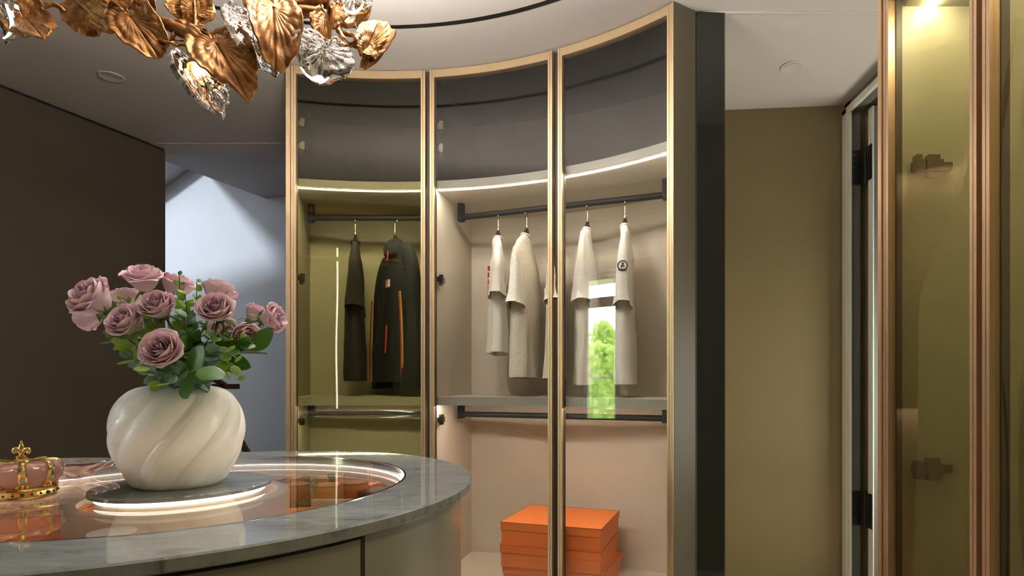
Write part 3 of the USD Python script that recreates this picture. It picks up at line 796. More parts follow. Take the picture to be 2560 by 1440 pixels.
s3 = tee(1390, RAIL_R, .33, 'plain white t-shirt half hidden behind the middle door frame', 'cloth_cream', W=.20, L=.72, seed=4, thick=.05, sl=.24)
s4 = tee(1467, RAIL_R, .20, 'plain cream t-shirt, fourth from the left', 'linen_white', W=.21, L=.75, seed=5, thick=.05, sl=.25)
s5 = tee(1562, RAIL_R, .22, 'grey-white t-shirt with a round badge on its sleeve', 'linen_grey', W=.21, L=.75, seed=6, thick=.05, sl=.27)
# round badge on the sleeve that faces the room: a dark ring, white field with a small cockerel shape, dark band below
_sv = UsdGeom.Mesh(stage.GetPrimAtPath(str(s5.GetPath()) + '/sleeve')).GetPointsAttr().Get()
_sv = np.array(_sv); _sv = _sv[(np.abs(_sv[:, 2] + .365) < .02) & (np.abs(_sv[:, 1]) < .02)]
bx = V(_sv[:, 0].max() - .001, -.002, -.365)
bR = frame_from((.97, -.10, .12), (0, 0, 1))
disc = lambda r0, r1, h, z: lathe([(r0, z), (r1, z), (r1, z + h), (r0, z + h)], 32) if r0 == 0 else ring_lathe([(r0, z), (r1, z), (r1, z + h), (r0, z + h)], 40)
bd = obj('badge', place(disc(0, .020, .003, 0), bR, bx), 'patch_white', s5, label='round white embroidered badge')
obj('badge_ring', place(disc(.018, .023, .0045, 0), bR, bx), 'patch_navy', bd, label='navy ring round the badge')
obj('badge_bird', place(cat(ellipsoid((.002, 0, .004), (.010, .004, .0015), 1), ellipsoid((.009, -.004, .004), (.004, .003, .0015), 1), ellipsoid((-.006, .005, .004), (.006, .003, .0015), 1)), bR, bx), 'patch_navy', bd)
obj('badge_accent', place(cat(ellipsoid((-.004, -.006, .004), (.006, .004, .0015), 1), ellipsoid((.012, .002, .004), (.003, .003, .0015), 1)), bR, bx), 'red_print', bd, label='red accent of the badge')
obj('badge_band', place(cat(*[ellipsoid((-.018, y, .003), (.004, .007, .003), 1) for y in (-.012, 0, .012)]), bR, bx), 'patch_navy', bd)
# red lettering down the front of the first shirt
strokes = []
for k, z in enumerate((-.30, -.335, -.37, -.40, -.43)):
    y = -.047
    strokes += [box(.095, .125, y, y + .010, z, z + .005), box(.095 + .008 * (k % 3), .100 + .008 * (k % 3), y, y + .010, z - .012, z + .012), box(.10, .125, y, y + .010, z - .011, z - .007)]
obj('lettering', cat(strokes), 'red_print', s1, label='red lettering in a column')

# hooded navy jacket with striped tape down the sleeves
jt = .62
jk = thing('jacket', 'dark navy hooded jacket with gold and red tape down the sleeves', 'jacket', matrix=garment_frame(992, RAIL_L, jt))
obj('body', body_mesh(.205, .74, .072, 9, flare=.10), 'cloth_navy', jk, smooth=60)
spts = [(.165, -.225), (.22, -.27), (.248, -.45), (.258, -.68), (.252, -.90)]
for sd in (1, -1):
    sl = obj('sleeve', sleeve_mesh(sd, .215, spts, .06, .060, .025, .055, 11 + sd, 22), 'cloth_navy', jk, smooth=60)
    for w, m_, off in ((.017, 'stripe_gold', .0), (.006, 'stripe_red', .0022), ):
        P = spline([(x * sd + .008, -.0595 - off * .5 if sd > 0 else -.0595 - off * .5, z) for x, z in [(.218, -.42), (.240, -.55), (.252, -.70), (.248, -.87)]], 24)
        g_ = np.array([[p + V(w * u, -.004 * (1 - abs(u)) - off, 0) for u in (-1, -.4, .4, 1)] for p in P])
        obj('tape' if m_ == 'stripe_gold' else 'tape_stripe', sheet(g_, .003), m_, sl, label='gold tape' if m_ == 'stripe_gold' else 'red middle stripe of the tape')
a = np.linspace(0, 2 * PI, 25)
hood = np.array([[(.01 + (.062 + .015 * math.sin(2 * u)) * math.cos(u) * r, -.012 + .045 * math.sin(u) * r, -.112 - .095 * q) for u in a[:-1]] for q, r in ((0, .35), (.12, .75), (.3, 1.0), (.6, 1.12), (.9, 1.05), (1.05, .9))])
obj('hood', roughen(loft(hood), .03, 12, 3), 'cloth_navy', jk, smooth=60)
obj('zip', tube([(.03, -.075, -.30), (.032, -.083, -.55), (.035, -.090, -.80)], .0028, 6), 'black_metal', jk)
obj('red_pull', tube([(.10, -.083, -.58), (.102, -.086, -.66), (.098, -.089, -.72)], .0045, 8), 'red_print', jk, label='red zip pull of the pocket')
obj('cord', tube([(.055, -.06, -.19), (.058, -.066, -.24)], .003, 6), 'red_print', jk, label='red hood cord')
pb = obj('chest_label', cbox(.062, .105, -.076, -.066, -.382, -.345, .001), 'patch_white', jk, label='small white chest label')
obj('label_stripe', cat(box(.064, .103, -.0775, -.0755, -.353, -.347), box(.064, .103, -.0775, -.0755, -.364, -.358)), 'red_print', pb)

# ------------------------------------------------------------------ orange boxes in the wardrobe
ba = math.atan2(-.141, .468)
lbls = ['orange cardboard box with a dark-edged lid, topmost of the stack in the wardrobe', 'orange cardboard box with a lid, middle of the stack in the wardrobe', 'orange cardboard box with a lid, bottom of the stack in the wardrobe']
for k in range(3):
    z = .12 + .105 * (2 - k)
    dx = (0, -.004, .010)[k]; dy = (0, -.004, .004)[k]
    t = thing('storage_box', lbls[k], 'box', (-.038 + dx, 2.863 + dy, z), group='orange boxes stacked in the wardrobe', rz=ba + (0, .015, -.02)[k])
    hx, hy = .243, .195
    obj('body', cbox(-hx, hx, -hy, hy, .0, .098, .002), 'orange_box', t)
    ld = obj('lid', cat(cbox(-hx - .004, hx + .004, -hy - .004, hy + .004, .066, .1045, .0015)), 'orange_box', t)
    e = .0012
    q = [(-hx - .004, -hy - .004), (hx + .004, -hy - .004), (hx + .004, hy + .004), (-hx - .004, hy + .004)]
    obj('lid_edge', cat([tube([(*q[i], .1040), (*q[(i + 1) % 4], .1040)], e, 6) for i in range(4)]), 'box_edge', ld, label='thin dark line along the lid edge')

# ------------------------------------------------------------------ vase on the island
vc = V(-.871, 1.285)
vz = IT + .002
prof = np.array([(.092, 0), (.104, .006), (.122, .028), (.140, .060), (.152, .092), (.1555, .115), (.1545, .137), (.149, .162), (.139, .184), (.122, .203), (.099, .215), (.078, .2195)])
prof[:, 0] *= .815
ps = spline(np.c_[prof[:, 0], np.zeros(len(prof)), prof[:, 1]], 64)
NV = 330
th = np.arange(NV) * 2 * PI / NV
rings = []
for r, _, z in ps:
    f = z / .2195
    amp = .085 * math.sin(PI * min(1, max(0, f * .96 + .02))) ** .6
    ph = 10 * (th - 1.35 * f) + .9 * np.sin(2 * th - 2.2 * f)
    w = (ph / (2 * PI)) % 1.0
    k = 1 + amp * (np.abs(np.sin(PI * w)) ** .6 * (1 - .45 * w) - .60)
    rings.append(np.c_[r * k * np.cos(th), r * k * np.sin(th), np.full(NV, z)])
for r, z in ((.0615, .2205), (.0585, .2185), (.056, .205), (.070, .18), (.075, .12)):
    rings.append(np.c_[r * np.cos(th), r * np.sin(th), np.full(NV, z)])
vase = thing('vase', 'large round milky white vase with swirling ribs, full of roses', 'vase', (vc[0], vc[1], vz))
obj('body', loft(rings), 'alabaster', vase, smooth=45)

# ------------------------------------------------------------------ roses
MOUTH = V(vc[0], vc[1], vz + .200)
def petal_mesh(rad, a0, hw, zb, h, flare, tip, wav, seed, nu=13, nt=10, thick=.012):
    """Unit-size petal wrapped round the rose's axis."""
    r_ = np.random.default_rng(seed)
    u = np.linspace(-1, 1, nu)[:, None]; t = np.linspace(0, 1, nt)[None, :]
    width = hw * (.35 + .65 * np.sin(np.clip(t * 1.15 + .12, 0, 1) * PI / 2)) * np.sqrt(np.clip(1 - np.clip((t - .62) / .38, 0, 1) ** 2 * .66, .05, 1))
    ang_ = a0 + u * width
    rho = rad * (.30 + .70 * np.sin(t * PI / 2) ** .8) + flare * np.clip(t - .55, 0, 1) ** 1.6 * (1 + .25 * u * u)
    z = zb + h * t - tip * np.clip(t - .72, 0, 1) ** 1.3 * 2.2 - .13 * h * (u ** 2) * t ** 2 + wav * np.sin(3 * u + seed) * t * .5
    rho = rho + wav * .6 * np.sin(2.3 * u + seed * 1.3) * t
    P = np.stack([rho * np.cos(ang_), rho * np.sin(ang_), z + 0 * ang_], -1)
    return sheet(P, thick)

def make_rose(name_label, pos, face, size, openness, seed, core='petal_core', stem_to=None):
    """Head centred near POS, opening towards FACE; size = diameter of the open head."""
    r_ = np.random.default_rng(seed)
    t = thing('rose', name_label, 'rose', tuple(pos), group='mauve pink roses in the white vase')
    Rf = frame_from(face, (0, 0, 1))
    s = size / 2
    out = []
    n_in, n_out = 11, 15
    a = r_.random() * 6.28
    for i in range(n_in):
        f = i / (n_in - 1)
        out.append((petal_mesh(.07 + .34 * f, a, 1.25 - .35 * f, -.45, .98 - .10 * f + .05 * r_.random(), .02 + .10 * f, .02 + .03 * f, .025, seed * 50 + i), core if f < .8 else 'petal'))
        a += 2.15 + .25 * r_.random()
    for i in range(n_out):
        f = i / (n_out - 1)
        out.append((petal_mesh(.46 + .30 * f * (.6 + .4 * openness), a, .98 - .12 * f + .1 * r_.random(), -.62, 1.10 - .22 * f + .08 * r_.random(), (.12 + .55 * f ** 1.2) * openness, (.10 + .45 * f ** 1.5) * openness, .05, seed * 50 + 20 + i, 15, 11, .016), 'petal'))
        a += 2.399
    for m, mt_ in out:
        obj('petal', place(m, Rf, s=s), mt_, t, smooth=True)
    # calyx, sepals and stem
    obj('calyx', place(ellipsoid((0, 0, -.70), (.24, .24, .20), 2), Rf, s=s), 'stem_green', t)
    for i in range(4):
        q = i * PI / 2 + seed
        P = np.array([[((.20 + .42 * tt) * math.cos(q + uu * .30 * (1 - tt)), (.20 + .42 * tt) * math.sin(q + uu * .30 * (1 - tt)), -.66 - .05 * tt - .35 * tt * tt) for uu in (-1, 0, 1)] for tt in np.linspace(0, 1, 6)])
        obj('sepal', place(sheet(P, .02), Rf, s=s), 'green_leaf', t)
    if stem_to is not None:
        b = Rf @ V(0, 0, -.80 * s)
        e = np.asarray(stem_to) - pos
        mid1 = b + Rf @ V(0, 0, -.55 * s)
        mid2 = mid1 * .45 + e * .55
        obj('stem', tube(spline([b, mid1, mid2, e, e + V(0, 0, -.07)], 18), .0026, 8), 'stem_green', t)
    return t

Yv = vc[1]
def rp(px, py, dy=0.0):
    return at(px, py, Yv + dy)
rose_list = [
    # px, py, depth, facing, diameter, openness, label
    (228, 742, -.05, (-.30, -.75, .55), .100, .75, 'large mauve rose at the far left of the bouquet'),
    (358, 692, .03, (.10, -.40, .90), .086, .85, 'topmost pale pink rose, open and seen from the side'),
    (315, 802, -.11, (-.12, -.85, .52), .080, .8, 'mauve rose facing the room, low on the left'),
    (393, 764, -.10, (.10, -.80, .58), .073, .7, 'pink rose in the middle of the bouquet, above the front rose'),
    (404, 874, -.17, (.12, -.93, .34), .079, .85, 'deep mauve rose lowest at the front of the bouquet'),
    (445, 712, .08, (.25, .10, .96), .080, .8, 'pale rose behind the centre, turned away'),
    (540, 772, -.07, (.22, -.80, .55), .077, .75, 'dusty pink rose at the right of the centre, facing the room'),
    (548, 728, .06, (.15, .30, .94), .078, .7, 'pink rose behind the right rose, seen from its back'),
    (318, 745, .07, (-.15, .15, .97), .074, .7, 'pale rose tucked between the left rose and the centre'),
    (553, 822, .02, (.55, -.10, -.05), .076, .6, 'pink rose seen from its outer petals, low right'),
    (612, 838, -.02, (.70, -.35, -.30), .070, .5, 'half open pink rose drooping to the right'),
    (640, 782, .06, (.45, .25, .75), .060, .5, 'small pink rose bud at the upper right'),
    (684, 795, .03, (.92, -.05, .15), .070, .6, 'pink rose reaching farthest to the right'),
    (222, 792, .03, (-.75, .05, -.10), .070, .5, 'pink rose hanging behind the far left rose'),
    (462, 812, .06, (.05, -.3, .9), .060, .6, 'small pink rose deep in the middle of the foliage'),
]
for i, (px, py, dy, fc, dm, op, lb) in enumerate(rose_list):
    p = rp(px, py, dy)
    a = i * 2.4
    make_rose(lb, p, fc, dm * 1.2, op, 11 + i, stem_to=MOUTH + V(.040 * math.cos(a), .040 * math.sin(a), 0) + V(.12, 0, 0) * (p[0] - MOUTH[0]) * .25)

# ------------------------------------------------------------------ foliage
def round_leaf(r, seed, long=1.0, point=0.0, curl=.15, n=9):
    u = np.linspace(-1, 1, n)[:, None]; t = np.linspace(0, 1, n + 2)[None, :]
    w = np.sqrt(np.clip(1 - (2 * t - 1) ** 2, 0, 1)) * (1 - point * np.clip(t - .4, 0, 1) * 1.2) + .02
    x = u * w * r
    y = t * 2 * r * long + 0 * u
    z = -curl * r * (u * w) ** 2 + curl * r * .8 * np.sin(t * PI) * 1.0 + .04 * r * np.abs(u)
    return sheet(np.stack([x, y, z], -1), .0006)

def sprig(label, pts, n, r0, r1, m, kind='eucalyptus_sprig', catg='eucalyptus', seed=0, long=1.0, point=0.0, start=.25, group='eucalyptus sprigs in the bouquet'):
    r_ = np.random.default_rng(seed)
    P = spline(pts, 40)
    t = thing(kind, label, catg, tuple(P[0]), group=group)
    P = P - P[0]
    obj('stem', tube(P, np.linspace(.0022, .0010, len(P)), 6), 'stem_green', t)
    T = np.gradient(P, axis=0); T /= np.linalg.norm(T, axis=1, keepdims=True)
    for k in range(n):
        f = start + (1 - start) * k / max(1, n - 1)
        i = min(len(P) - 1, int(f * (len(P) - 1)))
        for sgn in (1, -1):
            if k == n - 1 and sgn < 0:
                continue
            az = k * 1.57 + r_.random() * .5
            sx = np.cross(T[i], V(.3, .5, .9)); sx /= np.linalg.norm(sx)
            sy = np.cross(T[i], sx)
            out = (sx * math.cos(az) + sy * math.sin(az)) * sgn + T[i] * (.35 + .5 * f)
            out /= np.linalg.norm(out)
            zz = V(.2, -.65, .65) + .5 * r_.standard_normal(3)
            zz = zz - out * (zz @ out); zz /= np.linalg.norm(zz)
            Rm = np.c_[np.cross(out, zz), out, zz]
            r = (r0 + (r1 - r0) * f) * (.85 + .4 * r_.random())
            mm = 'young_leaf' if (m == 'euca_leaf' and f > .86) else m
            obj('leaf', place(round_leaf(r, k, long, point), Rm, P[i] + out * .002), mm, t, smooth=True)
    return t

def tuft(px, py, dy):
    return rp(px, py, dy)
base = lambda a, r=.038: MOUTH + V(r * math.cos(a), r * math.sin(a), 0)
E_LIST = [
    ('sprig of grey-green eucalyptus hanging low at the left of the bouquet', 3.3, [(400, 915, -.07), (330, 880, -.11), (275, 848, -.12)], 8, .013, .009),
    ('eucalyptus sprig with silvery round leaves under the left roses', 3.5, [(390, 930, -.09), (340, 905, -.14), (312, 880, -.15)], 7, .015, .012),
    ('eucalyptus sprig with round leaves below the front rose', 3.9, [(400, 940, -.12), (378, 930, -.17), (362, 915, -.20)], 6, .014, .012),
    ('eucalyptus sprig arching over the vase rim, left of centre', 4.3, [(440, 930, -.14), (410, 935, -.18), (395, 950, -.20)], 6, .013, .012),
    ('short eucalyptus sprig at the vase rim, under the front rose', 4.6, [(445, 930, -.14), (430, 940, -.18), (424, 958, -.20)], 5, .013, .011),
    ('upright eucalyptus sprig rising through the middle roses', 1.2, [(450, 880, .02), (447, 790, .02), (448, 690, -.01)], 12, .012, .005),
    ('upright eucalyptus sprig between the centre and the right rose', .8, [(480, 880, .0), (487, 790, -.02), (492, 705, -.02)], 12, .012, .006),
    ('leafy eucalyptus sprig filling the gap right of the centre rose', .5, [(475, 880, -.04), (470, 800, -.08), (462, 735, -.09)], 9, .013, .008),
    ('dark eucalyptus sprig fanning out at the right of the bouquet', 5.6, [(510, 910, -.10), (545, 880, -.13), (590, 895, -.13)], 9, .014, .010),
    ('eucalyptus sprig drooping over the vase at the right', 5.2, [(530, 930, -.08), (560, 925, -.10), (596, 940, -.10)], 7, .013, .008),
    ('eucalyptus sprig curving down at the right, above the handrail', 5.5, [(520, 920, -.08), (548, 900, -.12), (575, 915, -.14)], 7, .014, .011),
    ('eucalyptus sprig among the low left roses', 2.6, [(410, 880, -.06), (390, 820, -.10), (372, 800, -.12)], 8, .011, .008),
    ('thin eucalyptus tip beside the pale left rose', 2.2, [(390, 860, .0), (340, 780, -.03), (308, 745, -.08)], 9, .009, .005),
    ('eucalyptus sprig below the right rose', 5.9, [(500, 900, -.05), (520, 850, -.08), (535, 845, -.11)], 8, .013, .011),
    ('eucalyptus sprig reaching to the drooping right roses', 6.0, [(510, 890, -.05), (560, 860, -.06), (600, 850, -.06)], 8, .012, .008),
]
for i, (lb, a, pts, n, r0, r1) in enumerate(E_LIST):
    sprig(lb, [base(a)] + [tuft(*q) for q in pts], n, r0, r1, 'euca_leaf', seed=40 + i)
L_LIST = [
    ('sprig of dark rose leaves hanging over the vase rim in front', 4.9, [(470, 935, -.13), (478, 930, -.18), (490, 925, -.20)], 3, .022, .024, 1.2),
    ('rose leaf branch pointing right, with one large dark leaf', 5.9, [(540, 905, -.04), (590, 880, -.03), (626, 876, -.02)], 4, .014, .021, 1.6),
    ('bright green leaves under the left mauve rose', 3.2, [(420, 910, -.06), (370, 850, -.09), (345, 832, -.11)], 6, .014, .013, 1.3),
    ('dark green leaves in the heart of the bouquet', 4.6, [(470, 900, -.06), (478, 860, -.09), (470, 830, -.09)], 8, .017, .013, 1.2),
    ('green leaves behind the right roses', 5.6, [(520, 900, -.02), (560, 870, -.05), (590, 862, -.06)], 7, .015, .012, 1.2),
    ('light green leaves between the centre roses', 4.4, [(455, 880, -.02), (462, 800, -.05), (452, 750, -.05)], 7, .012, .010, 1.1),
    ('narrow leaves hanging below the far left rose', 3.0, [(400, 900, -.02), (300, 830, -.04), (262, 792, -.04)], 4, .014, .012, 1.7),
    ('narrow green leaves by the far right rose', 6.1, [(530, 900, .0), (610, 850, .02), (655, 815, .03)], 4, .010, .010, 1.8),
]
for i, (lb, a, pts, n, r0, r1, lg) in enumerate(L_LIST):
    sprig(lb, [base(a)] + [tuft(*q) for q in pts], n, r0, r1, 'green_leaf' if i not in (2, 5) else 'young_leaf', 'leaf_sprig', 'leaf sprig', 80 + i, lg, .55, .55, 'rose leaf sprigs in the bouquet')

# ------------------------------------------------------------------ crown on the glass
cr = thing('crown_ornament', 'small golden crown with a pink glass dome and a fleur-de-lis on top', 'crown', matrix=[[.80, 0, 0, -1.100], [0, .80, 0, 1.155], [0, 0, .80, IT], [0, 0, 0, 1]])
NB = 8
obj('band', ring_lathe([(.060, .0), (.0665, .0), (.0685, .004), (.0672, .008), (.0672, .018), (.0700, .023), (.0690, .027), (.062, .027)], 96), 'gold', cr)
for k in range(24):
    q = k * PI / 12
    big = k % 3 == 0
    obj('jewel', ellipsoid((.0672 * math.cos(q), .0672 * math.sin(q), .0135), (.0046, .0046, .0046) if big else (.0028,) * 3, 2), 'jewel_dark', cr)
dome_p = spline([(.058, 0, .028), (.070, 0, .042), (.0795, 0, .062), (.078, 0, .080), (.062, 0, .0905), (.040, 0, .0905), (.018, 0, .088), (.002, 0, .087)], 40)
NT = 128
tt_ = np.arange(NT) * 2 * PI / NT
lobes = 1 - .075 * np.abs(np.cos(tt_ * NB / 2)) ** 3
obj('dome', loft([np.c_[r * lobes * np.cos(tt_), r * lobes * np.sin(tt_), np.full(NT, z)] for r, _, z in dome_p]), 'crown_glass', cr, smooth=60)
for k in range(NB):
    q = (k + .5) * 2 * PI / NB + PI / NB
    e1, e2 = V(math.cos(q), math.sin(q), 0), V(-math.sin(q), math.cos(q), 0)
    g_ = []
    for i, (r, _, z) in enumerate(dome_p[2:36]):
        f = i / 33
        w = .0085 - .0030 * f
        rr = r * .935
        g_.append([e1 * (rr + b) + e2 * w * c + V(0, 0, z + (b * .8 if f > .5 else 0)) for c, b in ((-1, -.001), (-.75, .0035), (0, .0045), (.75, .0035), (1, -.001))])
    ar = obj('arch', sheet(np.array(g_), .0025), 'gold', cr, smooth=60)
    for i, rad in ((6, .0052), (12, .0040), (18, .0032)):
        r, _, z = dome_p[2 + i]
        obj('stone', ellipsoid(e1 * (r * .935 + .0045) + V(0, 0, z), (rad, rad, rad * 1.35), 2), 'jewel_blue', ar)
    lily = [ellipsoid(e1 * .0655 + V(0, 0, .037), (.004, .004, .0085), 1), ellipsoid(e1 * .0645 + e2 * .0085 + V(0, 0, .0325), (.0045, .0045, .006), 1), ellipsoid(e1 * .0645 - e2 * .0085 + V(0, 0, .0325), (.0045, .0045, .006), 1), ellipsoid(e1 * .067 + V(0, 0, .030), (.003, .006, .0025), 1)]
    obj('fleuron', cat(lily), 'gold', cr)
fz = .087
obj('finial_base', lathe([(0, fz), (.022, fz), (.024, fz + .003), (.019, fz + .008), (.012, fz + .0105), (.0095, fz + .013), (.011, fz + .0155), (.007, fz + .018), (0, fz + .018)], 40), 'gold', cr)
f0 = fz + .017
cu = []
for sd in (1, -1):
    P = spline([(0, 0, f0 + .002), (.006 * sd, 0, f0 + .010), (.013 * sd, 0, f0 + .0185), (.0185 * sd, 0, f0 + .0165), (.0185 * sd, 0, f0 + .0095), (.0155 * sd, 0, f0 + .0075)], 16)
    cu += [tube(P, np.linspace(.0028, .0042, 16), 10), ellipsoid((.0163 * sd, 0, f0 + .0085), (.0036,) * 3, 1)]
cu += [ellipsoid((0, 0, f0 + .020), (.0062, .0045, .0125), 2), ellipsoid((0, 0, f0 + .0335), (.0025, .0025, .004), 1), ellipsoid((0, 0, f0 + .0085), (.0085, .0048, .0025), 2), ellipsoid((0, 0, f0 + .002), (.005, .004, .006), 1)]
obj('fleur_de_lis', cat(cu), 'gold', cr, smooth=60)
# pink glass dish behind the crown
gd = thing('glass_dish', 'pink ripple glass dish behind the crown', 'dish', (-1.235, 1.395, IT), rz=.15)
u = np.linspace(-1, 1, 28); v = np.linspace(-1, 1, 18)
G = np.zeros((28, 18, 3))
for i, a in enumerate(u):
    for j, b in enumerate(v):
        hgt = .004 + .030 * max(abs(a) ** 3, abs(b) ** 3) + .006 * math.sin(9 * a) * math.sin(7 * b) * (1 - max(abs(a), abs(b)) ** 4)
        G[i, j] = (a * .105, b * .062 * (1 - .25 * a * a), hgt + .004)
obj('bowl', sheet(G, .006), 'pink_glass', gd, smooth=60)
obj('foot', cbox(-.06, .06, -.03, .03, 0, .009, .002), 'pink_glass', gd)

# ------------------------------------------------------------------ things in the display well
WZ = .7702
def round_box(x, y, label, r=.034, h=.040, rib=None, z=WZ):
    t = thing('round_box', label, 'box', (x, y, z), group='small round orange boxes in the display well')
    obj('body', lathe([(0, 0), (r, 0), (r, h * .62), (0, h * .62)], 40), 'orange_small', t)
    ld = obj('lid', lathe([(0, h * .62), (r + .0015, h * .62), (r + .0015, h - .001), (r, h), (0, h)], 40), 'orange_small', t)
    obj('lid_edge', ring_lathe([(r + .0005, h - .0022), (r + .0021, h - .0022), (r + .0021, h - .0002), (r + .0005, h - .0002)], 40), 'box_edge', ld)
    if rib is not None:
        e = V(math.cos(rib), math.sin(rib), 0); n_ = V(-e[1], e[0], 0)
        def strip(pts, w=.008):
            return sheet(np.array([[p + n_ * w * q for q in (-1, 0, 1)] for p in pts]), .0012)
        lp = spline([e * (r - .012) + V(0, 0, h + .001), e * r + V(0, 0, h + .014), e * (r + .010) + V(0, 0, h + .006), e * (r + .007) + V(0, 0, h * .35), e * (r + .012) + V(0, 0, .003)], 18)
        rb = obj('ribbon', strip(lp), 'ribbon', t, label='dark ribbon over the lid')
        obj('ribbon_tail', strip(spline([e * (r + .006) + V(0, 0, h * .5), e * (r + .018) + V(0, 0, h * .45), e * (r + .030) + V(0, 0, h * .10)], 10)), 'ribbon', rb)
    return t
round_box(-.800, 1.640, 'round orange box at the back, nearest the turntable, without a ribbon in front', .038, .044, z=.7842)
round_box(-.742, 1.560, 'round orange box with a dark printed ribbon trailing at its left', .034, .040, rib=2.9, z=.7842)
round_box(-.695, 1.660, 'round orange box at the back with a dark bow on its lid', .036, .042, rib=-1.0, z=.7842)
round_box(-.648, 1.540, 'round orange box with a dark ribbon hanging at its front left', .035, .042, rib=3.6, z=.7842)
round_box(-.585, 1.565, 'round orange box farthest to the right in the well', .034, .044, z=.7842)
def flat_box(x, y, w, d, h, rz, label, m='orange_small', z=WZ, lid=True):
    t = thing('flat_box', label, 'box', (x, y, z), group='flat boxes in the display well', rz=rz)
    obj('body', cbox(-w / 2, w / 2, -d / 2, d / 2, 0, h * .6, .001), m, t)
    ld = obj('lid', cbox(-w / 2 - .002, w / 2 + .002, -d / 2 - .002, d / 2 + .002, h * .58, h, .001), m, t)
    q = [(-w / 2 - .002, -d / 2 - .002), (w / 2 + .002, -d / 2 - .002), (w / 2 + .002, d / 2 + .002), (-w / 2 - .002, d / 2 + .002)]
    obj('lid_edge', cat([tube([(*q[i], h - .0004), (*q[(i + 1) % 4], h - .0004)], .0009, 6) for i in range(4)]), 'box_edge', ld)
    return t
flat_box(-1.105, 1.165, .19, .105, .066, .30, 'flat orange box with a dark-edged lid under the crown')
flat_box(-1.015, .985, .085, .10, .056, .35, 'small flat orange box at the near left of the well')
flat_box(-.585, 1.325, .16, .13, .030, .30, 'flat orange box right of the turntable, in front of the divider')
flat_box(-.860, 1.715, .14, .07, .028, .05, 'low dark brown box at the back of the well', 'brown_box', z=.7842)
flat_box(-.625, 1.640, .17, .05, .030, -.30, 'low orange box lying behind the round boxes', 'orange_small', z=.7842)
flat_box(-.500, 1.545, .10, .08, .026, -.35, 'low dark brown box at the right end of the well', 'brown_box', z=.7842)
rb_ = thing('round_box', 'round orange box with a white highlight painted on top just in front of the turntable', 'box', (-.800, 1.006, WZ))
obj('body', lathe([(0, 0), (.034, 0), (.034, .066), (0, .066)], 40), 'orange_small', rb_)
obj('top', lathe([(0, .066), (.035, .066), (.035, .069), (0, .069)], 40), 'linen_white', rb_, label='white disc painting the highlight on the lid')  # highlight put into the colour of the orange lid

# ------------------------------------------------------------------ handrail of the attic stair
hr = thing('stair_handrail', 'dark wooden stair handrail behind the vase', 'handrail')
hy = 3.95
def bar(p, q, w=.03, h=.035):
    p, q = V(*p), V(*q); d = q - p; L = np.linalg.norm(d); Rm = frame_from(d, (0, 0, 1))
    m = cbox(-h / 2, h / 2, -w / 2, w / 2, 0, L, .003)
    return place(m, Rm, p)
pA, pB, pC = at(478, 966, hy), at(597, 966, hy), at(520, 938, hy)
pD = at(563, 964, hy)
obj('level_rail', bar(pA, pB), 'dark_wood', hr)
obj('sloping_rail', bar(at(500, 925, hy), pD), 'dark_wood', hr)
for px in (500,):
    obj('post', bar((at(px, 966, hy)[0], hy, .0), (at(px, 966, hy)[0], hy, at(px, 968, hy)[2])), 'dark_wood', hr)
obj('sloping_rail', bar(at(560, 1030, hy), at(640, 1170, hy)), 'dark_wood', hr)

# ------------------------------------------------------------------ bedroom things, seen as reflections in the glass
bed = thing('bed', 'bed with a beige tasselled cover, seen reflected in the right wardrobe door', 'bed', (-5.3, 1.0, 0))
def pillow_box(x0, x1, y0, y1, z0, z1, r):
    import manifold3d as mf
    s_ = [mf.Manifold.sphere(r, 24).translate([x, y_, z]) for x in (x0 + r, x1 - r) for y_ in (y0 + r, y1 - r) for z in (z0 + r, z1 - r)]
    return mf.Manifold.batch_hull(s_)
obj('base', cbox(-.95, .95, -.85, .85, .05, .25, .02), 'beige_wall', bed)
obj('mattress', pillow_box(-1.0, 1.0, -.9, .9, .22, .60, .10), 'linen_white', bed)
cv = obj('cover', pillow_box(-.55, 1.06, -.97, .97, .10, .68, .16), 'bed_cover', bed)
obj('tassel', cat([ellipsoid((1.05, yy, .14), (.025,) * 3, 1) for yy in np.linspace(-.85, .85, 12)]), 'linen_white', cv)
cu_ = thing('curtain', 'sheer white curtain beside the bedroom window, seen reflected in the wardrobe glass', 'curtain', (-6.93, -2.17, 0))
yy = np.linspace(-.20, .20, 60)
obj('fabric', sheet(np.array([[(.035 * math.sin(yv * 70) * (.4 + .6 * (1 - z / 3.1)), yv, z) for z in np.linspace(.02, 3.12, 10)] for yv in yy]), .004), 'curtain', cu_)
obj('curtain_rod', cyl((0, -.30, 3.15), (0, 1.35, 3.15), .012), 'black_metal', cu_)
br = thing('balcony_railing', 'thin metal balcony railing outside the bedroom window', 'railing', (-8.75, -1.5, -.02))
obj('top_rail', cat(cbox(-.02, .02, -2.0, 2.0, 1.19, 1.23, .004)), 'chrome', br)
for yv in np.arange(-2.0, 2.01, .8):
    obj('post', cyl((0, yv, 0), (0, yv, 1.2), .010, 10), 'black_metal', br)
obj('bottom_rail', cbox(-.012, .012, -2.0, 2.0, .12, .15, .003), 'black_metal', br)
lp = thing('light_pole', 'slim white vertical light, seen as a thin line reflected in the olive door', 'lamp', (-1.515, -.50, 0))
obj('base', lathe([(0, 0), (.09, 0), (.09, .012), (.012, .02), (0, .02)], 32), 'black_metal', lp)
obj('pole', cyl((0, 0, .02), (0, 0, .74), .006, 12), 'black_metal', lp)
obj('light_tube', cyl((0, 0, .74), (0, 0, 2.45), .006, 12), 'pole_light', lp)

